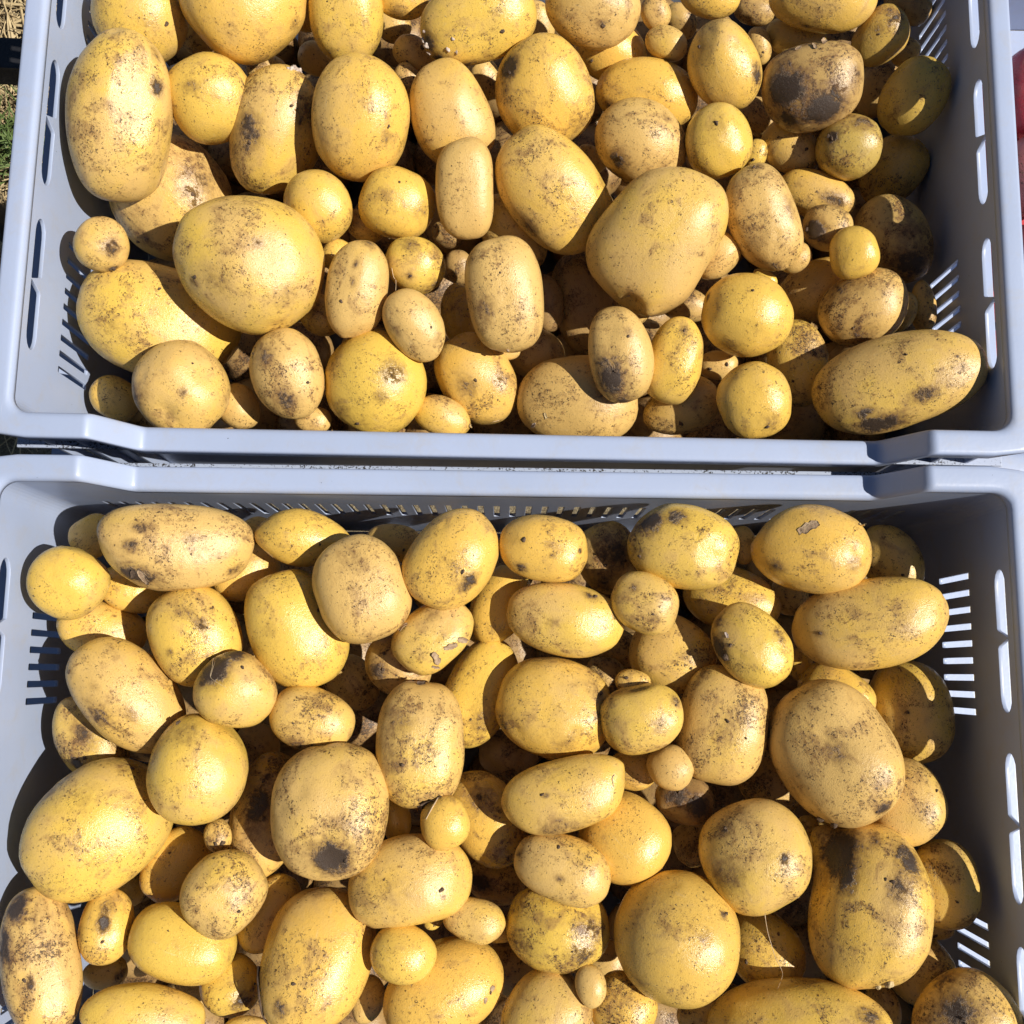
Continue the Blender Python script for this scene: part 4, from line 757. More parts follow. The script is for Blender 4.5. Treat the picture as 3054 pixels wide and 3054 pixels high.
[[0.0745,0.0184,-0.1089],[0.9697,0.0257,-0.0491,-0.2381],[0.0137,0.0124,0.01],0.8,0.8,0,None,None,0,0,[],[],0,0,"tiny deep-lying dark round potato down and left of the small speckled potato with rootlets"],
[[0.1833,0.0592,-0.1028],[0.7623,0.1157,-0.0735,-0.6325],[0.0146,0.0121,0.0097],0.7,0.7,0,None,None,0,0,[],[],0,0,"tiny deep-lying dark oval potato just left of the huge long pale potato"],
[[0.1236,-0.1015,-0.1011],[0.765,0.0005,-0.1151,-0.6337],[0.0136,0.013,0.0104],0.7,0.7,0,None,None,0,0,[],[],0,0,"tiny deep-lying dark round potato just left of the large brown-freckled round potato"],
[[0.0119,-0.18,-0.0982],[0.982,-0.1269,-0.0264,-0.1374],[0.0182,0.0148,0.0118],0.7,0.7,0,None,None,0,0,[],[],0,0,"small deep-lying dark round potato down and left of the black-speckled round potato"],
[[0.0705,-0.1718,-0.0997],[0.9819,-0.115,-0.0667,-0.1349],[0.0138,0.012,0.0096],0.7,0.7,0,None,None,0,0,[],[],0,0,"tiny deep-lying dark round potato down and right of the black-speckled round potato"],
[[-0.1553,-0.0532,-0.102],[0.8776,-0.0859,0.0807,-0.4646],[0.0156,0.0137,0.0109],0.8,0.8,0,None,None,0,0,[],[],0,0,"small deep-lying dark round potato just right of the large smooth potato by the tilted one"],
[[-0.1858,-0.205,-0.1029],[0.9696,-0.16,0.1048,-0.1529],[0.0119,0.0101,0.0081],0.7,0.7,0,None,None,0,0,[],[],0,0,"tiny deep-lying dark round potato just below the bright yellow half-shaded potato"]]
THREADS = [[26,"root_hair",0.16,[[-0.16771,0.00528,-0.03796],[-0.16802,0.00025,-0.03022],[-0.16668,-0.00482,-0.02444],[-0.16648,-0.00982,-0.02207],[-0.16235,-0.01261,-0.02041],[-0.15643,-0.0155,-0.01981]]],[26,"root_hair",0.12,[[-0.16667,-0.00965,-0.02153],[-0.16624,-0.00553,-0.02312],[-0.16664,-0.00032,-0.02736]]],[31,"root_hair",0.5,[[-0.09674,-0.04374,-0.04061],[-0.09626,-0.0484,-0.04161],[-0.09456,-0.05332,-0.04261]]],[49,"root",0.24,[[0.15005,-0.12415,-0.0251],[0.15093,-0.12841,-0.0261],[0.15191,-0.13502,-0.0271],[0.15413,-0.14157,-0.0281],[0.15684,-0.14901,-0.0291],[0.1605,-0.1555,-0.0301],[0.16397,-0.16213,-0.04183],[0.15915,-0.166,-0.03262]]],[0,"dried_stem",0.5,[[-0.03361,-0.07109,-0.03553],[-0.03562,-0.07395,-0.02839],[-0.0378,-0.07828,-0.02639],[-0.04007,-0.08327,-0.02611]]],[41,"sprout",0.35,[[0.06376,-0.05418,-0.02446],[0.0627,-0.05607,-0.02315],[0.06377,-0.06036,-0.02248]]],[37,"root_hair",0.3,[[0.07954,0.02907,-0.1042],[0.08391,0.0294,-0.1052],[0.08857,0.02908,-0.1062],[0.08853,0.02709,-0.1072]]],[111,"root_hair",0.25,[[-0.01068,0.16117,-0.08273],[-0.0141,0.15982,-0.08272],[-0.01582,0.15915,-0.08378],[-0.01608,0.15763,-0.08478]]],[66,"root_hair",0.25,[[-0.08169,0.24601,-0.04278],[-0.08065,0.24148,-0.04603],[-0.08068,0.23757,-0.04703],[-0.0791,0.23325,-0.04803]]],[13,"root_hair",0.15,[[-0.04216,0.40053,-0.02602],[-0.04487,0.39747,-0.02896],[-0.0454,0.39536,-0.03137]]],[90,"dry_skin_edge",0.9,[[-0.12945,-0.16851,-0.0389],[-0.12877,-0.17349,-0.03689],[-0.12631,-0.17979,-0.03351],[-0.12351,-0.18555,-0.03175],[-0.12231,-0.193,-0.03549],[-0.12141,-0.19761,-0.03649]]]]
FLAKES = [
[17,"skin_flake",[0.18331,0.40144,-0.02671],[-0.095,0.57,0.816],0.00378,20,0,0.7],
[17,"skin_flake",[0.17698,0.39759,-0.02593],[-0.268,0.38,0.885],0.00267,60,0,0.5],
[17,"skin_flake",[0.16818,0.39805,-0.03015],[-0.481,0.431,0.763],0.00236,-20,0,0.3],
[13,"scab_crust",[-0.06906,0.40283,-0.03602],[-0.684,-0.477,0.552],0.00236,75,1,0.9],
[13,"scab_crust",[-0.06745,0.39731,-0.04175],[-0.616,-0.747,0.251],0.00374,0,1,0.9],
[13,"scab_crust",[-0.05391,0.39284,-0.03755],[-0.202,-0.881,0.427],0.00256,85,1,0.9],
[13,"scab_crust",[-0.04883,0.39169,-0.03825],[-0.098,-0.92,0.38],0.00197,40,1,0.9],
[13,"scab_crust",[-0.06526,0.3951,-0.04496],[-0.535,-0.843,0.058],0.00236,140,1,0.9],
[13,"scab_crust",[-0.06985,0.3999,-0.04112],[-0.731,-0.622,0.281],0.00256,40,1,0.9],
[13,"scab_crust",[-0.051,0.39599,-0.03176],[-0.163,-0.754,0.636],0.00197,80,1,0.9],
[113,"skin_flake",[0.01126,0.15732,-0.07463],[-0.571,-0.726,0.382],0.00267,30,1,0.4],
[113,"skin_flake",[0.01808,0.16108,-0.06495],[-0.388,-0.543,0.745],0.00205,60,2,0.2],
[38,"peeling_skin",[-0.0402,0.00684,-0.03466],[0.264,-0.513,0.817],0.00472,70,0,0.4],
[38,"peeling_skin",[-0.03239,0.01378,-0.03446],[0.445,-0.335,0.83],0.00433,-25,0,0.3],
[38,"peeling_skin",[-0.02603,0.0177,-0.03744],[0.662,-0.283,0.694],0.00378,-50,0,0.5],
[38,"peeling_skin",[-0.04068,0.00223,-0.03849],[0.314,-0.737,0.598],0.00283,90,0,0.5],
[36,"torn_skin",[0.17191,0.09141,-0.01969],[-0.271,0.269,0.924],0.00669,-20,0,0.05],
[36,"skin_curl",[0.20488,0.09489,-0.0267],[0.627,0.623,0.468],0.0033,50,2,1.2],
[25,"skin_flake",[-0.20999,0.045,-0.02289],[0.011,-0.712,0.702],0.0059,50,0,0.4],
[25,"skin_flake",[-0.21572,0.04663,-0.02152],[-0.068,-0.682,0.728],0.00354,20,3,0.4],
[39,"dried_stem_bit",[-0.04058,-0.073,-0.03332],[0.275,-0.587,0.761],0.00492,-30,3,0.8],
[39,"dried_stem_bit",[-0.04462,-0.07751,-0.03666],[0.109,-0.794,0.598],0.00443,40,3,0.8],
[39,"dried_stem_bit",[-0.03668,-0.07144,-0.034],[0.434,-0.544,0.718],0.00393,0,3,0.6],
[39,"stem_end",[-0.04858,-0.00786,-0.04181],[-0.006,0.892,0.452],0.00256,60,3,0.8],
[32,"torn_tip",[-0.06285,0.02543,-0.03567],[0.826,-0.539,0.167],0.00334,-60,0,0.9],
[50,"bud",[0.21569,-0.15766,-0.01875],[0.113,-0.611,0.784],0.00443,10,2,1.0],
[50,"bud",[0.21175,-0.16209,-0.0226],[0.014,-0.76,0.65],0.00295,80,2,1.0],
[47,"soil_clump",[0.18368,-0.07443,-0.03553],[-0.448,-0.885,0.13],0.00374,10,3,0.8],
[47,"soil_clump",[0.19031,-0.07627,-0.03156],[-0.291,-0.916,0.275],0.00393,50,3,0.8],
[46,"soil_clump",[0.12734,0.01443,-0.03146],[-0.745,-0.394,0.538],0.00393,70,3,0.8],
[46,"skin_flake",[0.12722,0.02722,-0.02803],[-0.65,0.028,0.759],0.00189,80,1,0.4],
[10,"stem_nub",[-0.00711,0.19811,-0.04447],[-0.001,-0.92,0.391],0.00216,80,0,0.6],
[6,"soil_clump",[-0.25228,0.23479,-0.03672],[0.508,-0.859,0.059],0.00295,20,3,0.8],
[98,"scab",[0.0005,-0.17588,-0.04378],[0.657,0.057,0.752],0.00295,10,0,0.2],
[98,"scab",[-0.00311,-0.18182,-0.04112],[0.585,-0.111,0.804],0.00256,50,0,0.2],
[12,"torn_skin",[0.06658,0.23357,-0.04592],[-0.278,-0.891,0.358],0.00189,40,0,0.3],
[58,"sprout",[-0.15258,0.37602,-0.04025],[0.375,0.59,0.715],0.00452,10,1,1.0],
[58,"sprout",[-0.15148,0.37566,-0.04058],[0.422,0.574,0.702],0.00393,60,1,1.2],
[58,"sprout",[-0.14931,0.377,-0.04357],[0.515,0.674,0.53],0.00413,120,1,1.0],
[58,"sprout",[-0.15426,0.374,-0.03812],[0.305,0.475,0.825],0.00334,150,1,1.1],
[110,"skin_flake",[-0.02906,0.15525,-0.07524],[0.966,-0.148,0.214],0.00236,60,2,0.8],
[2,"soil_crumb",[-0.15472,0.40736,-0.03646],[0.865,-0.426,0.266],0.00116,44,3,0.5],
[3,"soil_crumb",[-0.08711,0.33049,-0.02537],[0.598,-0.46,0.657],0.00178,38,3,0.5],
[5,"soil_crumb",[-0.19502,0.22315,-0.01391],[-0.419,-0.556,0.718],0.00194,46,3,0.5],
[6,"soil_crumb",[-0.2535,0.23435,-0.03673],[0.445,-0.894,0.055],0.00151,81,3,0.5],
[7,"soil_crumb",[-0.1979,0.17736,-0.03688],[0.453,0.252,0.855],0.00149,160,3,0.5],
[8,"soil_crumb",[-0.05356,0.20441,-0.03025],[0.491,-0.196,0.849],0.00131,58,3,0.5],
[9,"soil_crumb",[-0.10892,0.2175,-0.02764],[-0.224,-0.42,0.88],0.00174,74,3,0.5],
[10,"soil_crumb",[-0.01372,0.23711,-0.02041],[-0.069,-0.149,0.986],0.00113,56,3,0.5],
[11,"soil_crumb",[0.05884,0.18316,-0.03268],[-0.243,-0.489,0.837],0.00208,119,3,0.5],
[11,"soil_crumb",[0.06499,0.20308,-0.02629],[0.125,-0.057,0.991],0.00166,13,3,0.5],
[13,"soil_crumb",[-0.02008,0.40124,-0.02989],[0.317,-0.717,0.621],0.00236,124,3,0.5],
[14,"soil_crumb",[0.04434,0.4107,-0.03443],[0.093,-0.792,0.604],0.00214,124,3,0.5],
[15,"soil_crumb",[0.10361,0.3996,-0.03337],[-0.771,-0.137,0.622],0.00234,93,3,0.5],
[17,"soil_crumb",[0.16681,0.36396,-0.0414],[-0.439,-0.747,0.499],0.00186,165,3,0.5],
[17,"soil_crumb",[0.16285,0.36397,-0.04588],[-0.542,-0.762,0.355],0.00133,18,3,0.5],
[19,"soil_crumb",[0.14076,0.31488,-0.02923],[-0.102,0.464,0.88],0.0021,59,3,0.5],
[20,"soil_crumb",[0.11624,0.34434,-0.02759],[-0.228,-0.128,0.965],0.00233,102,3,0.5],
[21,"soil_crumb",[0.22893,0.19691,-0.01737],[-0.356,0.168,0.919],0.00162,139,3,0.5],
[22,"soil_crumb",[0.13926,0.23506,-0.02486],[-0.099,0.168,0.981],0.00153,158,3,0.5],
[23,"soil_crumb",[0.15152,0.15411,-0.03664],[0.121,-0.737,0.665],0.00228,174,3,0.5],
[25,"soil_crumb",[-0.20576,0.06539,-0.01536],[0.149,-0.005,0.989],0.00123,87,3,0.5],
[26,"soil_crumb",[-0.14986,-0.00411,-0.02512],[0.298,0.521,0.8],0.00183,81,3,0.5],
[27,"soil_crumb",[-0.18501,-0.03777,-0.03194],[-0.357,0.757,0.547],0.00244,115,3,0.5],
[28,"soil_crumb",[-0.14029,-0.13656,-0.02453],[0.549,-0.184,0.815],0.00172,8,3,0.5],
[29,"soil_crumb",[-0.27148,-0.16599,-0.02997],[-0.735,-0.023,0.677],0.00235,26,3,0.5],
[29,"soil_crumb",[-0.25294,-0.1767,-0.02282],[0.049,0.067,0.997],0.00192,88,3,0.5],
[31,"soil_crumb",[-0.08272,-0.10615,-0.01807],[0.429,-0.479,0.766],0.00236,30,3,0.5],
[33,"soil_crumb",[-0.02677,0.05577,-0.01725],[0.258,-0.304,0.917],0.00237,14,3,0.5],
[34,"soil_crumb",[0.00774,0.07642,-0.02055],[-0.306,0.066,0.95],0.00219,25,3,0.5],
[35,"soil_crumb",[0.07681,0.07132,-0.02917],[-0.689,-0.383,0.615],0.00184,126,3,0.5],
[37,"soil_crumb",[0.08356,0.03702,-0.02328],[0.02,-0.336,0.942],0.00153,128,3,0.5],
[39,"soil_crumb",[-0.05511,-0.05367,-0.02646],[-0.234,-0.13,0.963],0.0023,129,3,0.5],
[40,"soil_crumb",[0.09801,-0.01394,-0.02578],[0.546,0.389,0.742],0.00124,150,3,0.5],
[41,"soil_crumb",[0.02397,-0.06621,-0.02022],[-0.248,0.185,0.951],0.00176,153,3,0.5],
[42,"soil_crumb",[0.03452,-0.09476,-0.02431],[-0.031,0.599,0.8],0.00172,25,3,0.5],
[45,"soil_crumb",[0.12875,-0.12469,-0.02128],[0.614,0.504,0.607],0.00188,28,3,0.5],
[46,"soil_crumb",[0.12919,0.02143,-0.02709],[-0.61,-0.137,0.78],0.00234,13,3,0.5],
[47,"soil_crumb",[0.20868,-0.06554,-0.01724],[0.217,-0.514,0.83],0.00156,51,3,0.5],
[48,"soil_crumb",[0.18299,0.03098,-0.03279],[-0.622,-0.147,0.769],0.00175,89,3,0.5],
[49,"soil_crumb",[0.12754,-0.08067,-0.0264],[-0.638,0.474,0.607],0.0017,141,3,0.5],
[50,"soil_crumb",[0.21324,-0.10249,-0.01545],[-0.103,0.363,0.926],0.00145,2,3,0.5],
[50,"soil_crumb",[0.21704,-0.10371,-0.01475],[-0.008,0.343,0.939],0.00212,143,3,0.5],
[51,"soil_crumb",[0.2057,-0.17454,-0.01984],[0.257,0.653,0.712],0.00117,79,3,0.5],
[52,"soil_crumb",[0.25338,-0.17199,-0.01285],[-0.418,0.312,0.853],0.00205,136,3,0.5],
[52,"soil_crumb",[0.25421,-0.17393,-0.01183],[-0.389,0.257,0.884],0.00132,126,3,0.5],
[53,"soil_crumb",[-0.24865,-0.01079,-0.03069],[-0.565,0.016,0.825],0.00198,18,3,0.5],
[54,"soil_crumb",[-0.02973,-0.12079,-0.02661],[0.397,-0.062,0.916],0.00258,174,3,0.5],
[55,"soil_crumb",[0.05644,-0.00961,-0.04148],[0.616,0.371,0.695],0.00239,31,3,0.5],
[56,"soil_crumb",[-0.23552,0.40082,-0.0374],[0.708,-0.455,0.539],0.0024,121,3,0.5],
[58,"soil_crumb",[-0.17758,0.32616,-0.04515],[-0.266,-0.504,0.822],0.00249,39,3,0.5],
[58,"soil_crumb",[-0.15118,0.34851,-0.03787],[0.412,-0.227,0.882],0.00211,163,3,0.5],
[59,"soil_crumb",[-0.11678,0.42239,-0.02986],[0.289,-0.28,0.915],0.00123,77,3,0.5],
[61,"soil_crumb",[-0.07935,0.29819,-0.0333],[0.155,0.082,0.984],0.00141,41,3,0.5],
[63,"soil_crumb",[-0.22604,0.22638,-0.04549],[0.329,0.19,0.925],0.00173,175,3,0.5],
[64,"soil_crumb",[-0.12789,0.16922,-0.03948],[0.615,-0.254,0.747],0.00191,155,3,0.5],
[64,"soil_crumb",[-0.16263,0.18539,-0.03767],[-0.787,0.091,0.61],0.00121,109,3,0.5],
[65,"soil_crumb",[-0.09813,0.14915,-0.05498],[-0.212,-0.877,0.431],0.002,176,3,0.5],
[66,"soil_crumb",[-0.06968,0.24115,-0.04238],[-0.027,-0.639,0.769],0.00194,156,3,0.5],
[67,"soil_crumb",[0.10087,0.21339,-0.04022],[0.028,0.152,0.988],0.00123,77,3,0.5],
[69,"soil_crumb",[-0.01436,0.37574,-0.03409],[-0.603,-0.171,0.779],0.00234,87,3,0.5],
[70,"soil_crumb",[0.05937,0.32838,-0.04717],[-0.424,-0.711,0.561],0.00222,99,3,0.5],
[75,"soil_crumb",[0.22585,0.42414,-0.04935],[-0.368,-0.45,0.814],0.00146,1,3,0.5],
[77,"soil_crumb",[0.19324,0.35135,-0.05008],[-0.75,-0.053,0.66],0.00221,7,3,0.5],
[77,"soil_crumb",[0.19473,0.34906,-0.04891],[-0.677,-0.163,0.718],0.0022,99,3,0.5],
[78,"soil_crumb",[0.18825,0.28257,-0.05527],[-0.446,-0.73,0.518],0.00196,9,3,0.5],
[78,"soil_crumb",[0.18079,0.29003,-0.0566],[-0.835,-0.341,0.433],0.00247,160,3,0.5],
[81,"soil_crumb",[0.2111,0.22592,-0.05813],[-0.355,-0.669,0.652],0.00123,61,3,0.5],
[82,"soil_crumb",[-0.17402,0.01791,-0.03336],[0.469,0.102,0.878],0.00122,39,3,0.5],
[83,"soil_crumb",[-0.11029,0.03169,-0.03666],[0.544,0.265,0.796],0.00182,40,3,0.5],
[84,"soil_crumb",[-0.11276,0.06998,-0.03832],[0.351,-0.246,0.904],0.00135,54,3,0.5],
[85,"soil_crumb",[-0.21448,-0.06535,-0.04871],[0.399,0.8,0.449],0.00215,52,3,0.5],
[86,"soil_crumb",[-0.16131,-0.10465,-0.04412],[0.128,-0.2,0.971],0.00223,69,3,0.5],
[86,"soil_crumb",[-0.15747,-0.10396,-0.0454],[0.535,-0.131,0.835],0.00246,2,3,0.5],
[88,"soil_crumb",[-0.21886,-0.15935,-0.0396],[0.275,-0.009,0.961],0.00167,176,3,0.5],
[89,"soil_crumb",[-0.13569,-0.18366,-0.05863],[0.8,0.245,0.547],0.00133,21,3,0.5],
[90,"soil_crumb",[-0.10696,-0.1722,-0.02264],[-0.127,0.075,0.989],0.00195,167,3,0.5],
[91,"soil_crumb",[-0.12018,-0.0342,-0.03395],[-0.137,-0.121,0.983],0.00117,92,3,0.5],
[92,"soil_crumb",[0.05105,0.04602,-0.03556],[0.328,0.632,0.702],0.00217,136,3,0.5],
[93,"soil_crumb",[-0.01924,-0.02876,-0.0584],[-0.017,-0.247,0.969],0.0013,16,3,0.5],
[94,"soil_crumb",[0.07163,0.00025,-0.04294],[-0.317,0.244,0.917],0.00193,121,3,0.5],
[96,"soil_crumb",[0.04429,-0.15105,-0.03036],[0.121,-0.176,0.977],0.00114,133,3,0.5],
[98,"soil_crumb",[-0.00071,-0.17788,-0.04295],[0.634,-0.002,0.774],0.0015,56,3,0.5],
[100,"soil_crumb",[0.06943,-0.18943,-0.03481],[-0.342,-0.19,0.92],0.00158,172,3,0.5],
[102,"soil_crumb",[0.12909,-0.02163,-0.03238],[-0.134,0.079,0.988],0.00203,98,3,0.5],
[102,"soil_crumb",[0.13957,-0.03079,-0.03286],[0.213,-0.104,0.971],0.00136,119,3,0.5],
[104,"soil_crumb",[0.25021,-0.05582,-0.0365],[0.404,0.315,0.859],0.00177,155,3,0.5],
[105,"soil_crumb",[0.26129,-0.11647,-0.03718],[-0.173,-0.057,0.983],0.00154,114,3,0.5],
[107,"soil_crumb",[-0.22064,0.30329,-0.07477],[0.56,-0.279,0.78],0.00233,70,3,0.5],
[107,"soil_crumb",[-0.26147,0.27625,-0.09424],[-0.421,-0.874,0.241],0.00231,15,3,0.5],
[111,"soil_crumb",[-0.02692,0.18211,-0.06274],[0.004,-0.285,0.958],0.002,81,3,0.5],
[113,"soil_crumb",[0.04707,0.1848,-0.05566],[0.098,0.17,0.98],0.0015,172,3,0.5],
[115,"soil_crumb",[0.10566,0.16225,-0.07301],[-0.016,-0.675,0.738],0.00246,93,3,0.5],
[116,"soil_crumb",[0.03962,0.40981,-0.07157],[-0.46,-0.738,0.493],0.00207,18,3,0.5],
[118,"soil_crumb",[-0.08415,0.40203,-0.06962],[-0.25,-0.787,0.564],0.00159,85,3,0.5],
[118,"soil_crumb",[-0.07387,0.41048,-0.06561],[0.395,-0.092,0.914],0.00251,50,3,0.5],
[119,"soil_crumb",[0.25753,0.2746,-0.07459],[0.077,-0.751,0.656],0.00122,150,3,0.5],
[121,"soil_crumb",[0.15068,0.34708,-0.07758],[-0.4,-0.589,0.702],0.00219,162,3,0.5],
[122,"soil_crumb",[0.16586,0.36012,-0.06983],[-0.479,-0.224,0.849],0.00118,158,3,0.5],
[122,"soil_crumb",[0.18411,0.35215,-0.06956],[0.175,-0.408,0.896],0.00212,162,3,0.5],
[123,"soil_crumb",[0.25747,0.42716,-0.07945],[0.067,-0.81,0.583],0.00189,126,3,0.5],
[123,"soil_crumb",[0.25702,0.42696,-0.0797],[0.029,-0.824,0.566],0.00147,11,3,0.5],
[124,"soil_crumb",[0.15674,0.42543,-0.07685],[0.064,-0.647,0.76],0.00128,52,3,0.5],
[126,"soil_crumb",[0.25317,0.4696,-0.06776],[-0.236,-0.107,0.966],0.00214,137,3,0.5],
[126,"soil_crumb",[0.24916,0.469,-0.06932],[-0.436,-0.211,0.875],0.00229,26,3,0.5],
[127,"soil_crumb",[0.18257,0.26195,-0.07975],[-0.588,-0.081,0.805],0.00113,88,3,0.5],
[130,"soil_crumb",[0.17681,0.19356,-0.07199],[-0.408,-0.515,0.754],0.00151,70,3,0.5],
[130,"soil_crumb",[0.18843,0.21023,-0.06468],[0.195,-0.095,0.976],0.00256,134,3,0.5],
[131,"soil_crumb",[0.13395,0.20248,-0.07166],[0.094,-0.223,0.97],0.00224,51,3,0.5],
[131,"soil_crumb",[0.12347,0.19996,-0.07465],[-0.421,-0.481,0.769],0.00218,127,3,0.5],
[133,"soil_crumb",[-0.10701,0.2882,-0.0642],[0.05,-0.007,0.999],0.00183,25,3,0.5],
[144,"soil_crumb",[-0.25321,-0.06219,-0.06065],[-0.084,-0.372,0.925],0.00211,153,3,0.5],
[144,"soil_crumb",[-0.24748,-0.06154,-0.06066],[0.157,-0.277,0.948],0.00194,121,3,0.5],
[145,"soil_crumb",[-0.19228,-0.11364,-0.06127],[0.023,0.417,0.908],0.00147,152,3,0.5],
[146,"soil_crumb",[-0.2185,-0.18748,-0.07089],[0.702,-0.142,0.698],0.00122,143,3,0.5],
[147,"soil_crumb",[-0.1368,-0.09018,-0.05372],[0.148,0.109,0.983],0.00191,74,3,0.5],
[147,"soil_crumb",[-0.13992,-0.0698,-0.05878],[0.005,0.404,0.915],0.00213,80,3,0.5],
[149,"soil_crumb",[-0.06571,0.07169,-0.06195],[0.305,-0.344,0.888],0.00161,37,3,0.5],
[150,"soil_crumb",[0.07138,0.0705,-0.05578],[0.403,-0.089,0.911],0.00203,125,3,0.5],
[150,"soil_crumb",[0.05822,0.06733,-0.0547],[-0.156,-0.229,0.961],0.00207,156,3,0.5],
[152,"soil_crumb",[-0.07295,0.00832,-0.05583],[-0.211,0.244,0.947],0.00217,44,3,0.5],
[152,"soil_crumb",[-0.073,-0.00139,-0.05551],[-0.25,-0.173,0.953],0.00184,57,3,0.5],
[153,"soil_crumb",[-0.01181,-0.07267,-0.05371],[-0.038,0.397,0.917],0.00211,121,3,0.5],
[153,"soil_crumb",[0.00612,-0.10665,-0.05541],[0.281,-0.48,0.831],0.00189,38,3,0.5],
[155,"soil_crumb",[0.11475,-0.06766,-0.05212],[0.054,0.182,0.982],0.00191,160,3,0.5],
[155,"soil_crumb",[0.10578,-0.06494,-0.05385],[-0.272,0.297,0.915],0.00195,22,3,0.5],
[156,"soil_crumb",[0.24178,0.07018,-0.06078],[-0.18,-0.346,0.921],0.00174,120,3,0.5],
[157,"soil_crumb",[0.24187,-0.01257,-0.05632],[-0.411,0.009,0.912],0.00211,134,3,0.5],
[159,"soil_crumb",[0.11112,0.00762,-0.053],[0.173,-0.251,0.952],0.00159,22,3,0.5],
[162,"soil_crumb",[0.14793,-0.1595,-0.06013],[-0.605,-0.099,0.79],0.00224,50,3,0.5],
[162,"soil_crumb",[0.16625,-0.14309,-0.05948],[0.122,0.574,0.81],0.00178,29,3,0.5],
[164,"soil_crumb",[0.26299,-0.1431,-0.07151],[-0.39,-0.271,0.88],0.00187,178,3,0.5],
[165,"soil_crumb",[0.23532,-0.18067,-0.06702],[0.178,0.425,0.888],0.00138,73,3,0.5],
[166,"soil_crumb",[0.11809,-0.19633,-0.06302],[-0.467,-0.156,0.87],0.00258,0,3,0.5]]
def ico(sub):
    bm = bmesh.new()
    bmesh.ops.create_icosphere(bm, subdivisions=sub, radius=1.0)
    bm.verts.ensure_lookup_table()
    v = np.array([p.co[:] for p in bm.verts], dtype=np.float64)
    f = np.array([[q.index for q in t.verts] for t in bm.faces], dtype=np.int32)
    bm.free()
    v /= np.linalg.norm(v, axis=1)[:, None]
    return v, f

ICO = {4: ico(5), 3: ico(4), 2: ico(3)}     # operator levels give 10242, 2562 and 642 points

def wave_noise(n, rng, fmin, fmax, count):
    r = np.zeros(len(n))
    for _ in range(count):
        w = rng.normal(size=3)
        w *= rng.uniform(fmin, fmax) / np.linalg.norm(w)
        r += np.sin(n @ w + rng.uniform(0, 6.28))
    return r / math.sqrt(count)

def potato_shape(n, ax, rng, t, bend, point, pits, patches, lumps, box=0):
    q = box or rng.uniform(2.0, 2.4)
    if point:
        q = 1.75
    s = (np.abs(n) ** q).sum(1) ** (-1.0 / q)
    d = 0.030 * wave_noise(n, rng, 1.6, 3.4, 5) + 0.016 * wave_noise(n, rng, 3.6, 6.5, 7) + 0.005 * wave_noise(n, rng, 8, 12, 8) + 0.0025 * wave_noise(n, rng, 12, 22, 10)
    for _ in range(rng.randint(4, 9)):                        # eyes: a small dent under a low brow
        c = rng.normal(size=3)
        c /= np.linalg.norm(c)
        a = np.linalg.norm(n - c, axis=1)
        w = rng.uniform(0.07, 0.16)
        d -= rng.uniform(0.014, 0.038) * np.exp(-(a / w) ** 2)
        c2 = c + rng.normal(size=3) * 0.09
        c2 /= np.linalg.norm(c2)
        d += 0.010 * np.exp(-(np.linalg.norm(n - c2, axis=1) / (w * 1.3)) ** 2)
    for _ in range(rng.randint(1, 4)):                        # flattened sides where it grew against a stone
        c = rng.normal(size=3)
        c /= np.linalg.norm(c)
        h = n @ c
        e = rng.uniform(0.74, 0.86)
        d -= np.clip(h - e, 0, None) / np.clip(h, 0.3, None) * rng.uniform(0.12, 0.38)
    for _ in range(rng.randint(2, 5)):                        # broad shallow hollows and bulges
        c = rng.normal(size=3)
        c /= np.linalg.norm(c)
        d += rng.uniform(-0.065, 0.05) * np.exp(-(np.linalg.norm(n - c, axis=1) / rng.uniform(0.3, 0.55)) ** 2)
    if pits:
        for _ in range(60):
            c = rng.normal(size=3)
            c /= np.linalg.norm(c)
            d -= 0.03 * np.exp(-(np.linalg.norm(n - c, axis=1) / 0.05) ** 2)
    soil = np.zeros(len(n))
    for (x, y, z, r, a) in patches:
        dist = np.linalg.norm((n - np.array([x, y, z])), axis=1)
        soil = np.maximum(soil, a * np.exp(-(dist / (r * 1.2)) ** 2.0))
        if a > 0.9:                                           # the blackest patches are sunken scars
            d -= 0.035 * a * np.exp(-(dist / (r * 0.8)) ** 4)
    if pits:
        soil = np.maximum(soil, 0.0)
    for (x, y, z, r, a) in lumps:
        dist = np.linalg.norm((n - np.array([x, y, z])), axis=1)
        d += a * 1.5 * np.exp(-(dist / r) ** 2)
    s = s * (1.0 + d)
    p = n * s[:, None]
    if t is None:
        t = rng.uniform(-0.08, 0.08) * (0.5 if ax[0] > 0.030 else 1.0)
    if bend is None:
        bend = rng.uniform(-0.06, 0.06)
    k = 1.0 + t * p[:, 0]
    p[:, 1] *= k
    p[:, 2] *= k
    p[:, 1] += bend * (p[:, 0] ** 2 - 0.4)
    lo, hi = p.min(0), p.max(0)                              # keep the measured length and breadth
    p = (p - (lo + hi) / 2) / ((hi - lo) / 2)
    return p * ax, soil

def tri_mesh(name, v, f, soil, mat):
    me = bpy.data.meshes.new(name)
    me.vertices.add(len(v))
    me.vertices.foreach_set('co', v.astype(np.float32).ravel())
    me.loops.add(f.size)
    me.loops.foreach_set('vertex_index', f.ravel())
    me.polygons.add(len(f))
    me.polygons.foreach_set('loop_start', np.arange(0, f.size, 3, dtype=np.int32))
    me.polygons.foreach_set('use_smooth', np.ones(len(f), dtype=bool))
    me.update(calc_edges=True)
    at = me.attributes.new('soil', 'FLOAT', 'POINT')
    at.data.foreach_set('value', soil.astype(np.float32))
    me.materials.append(mat)
    return me

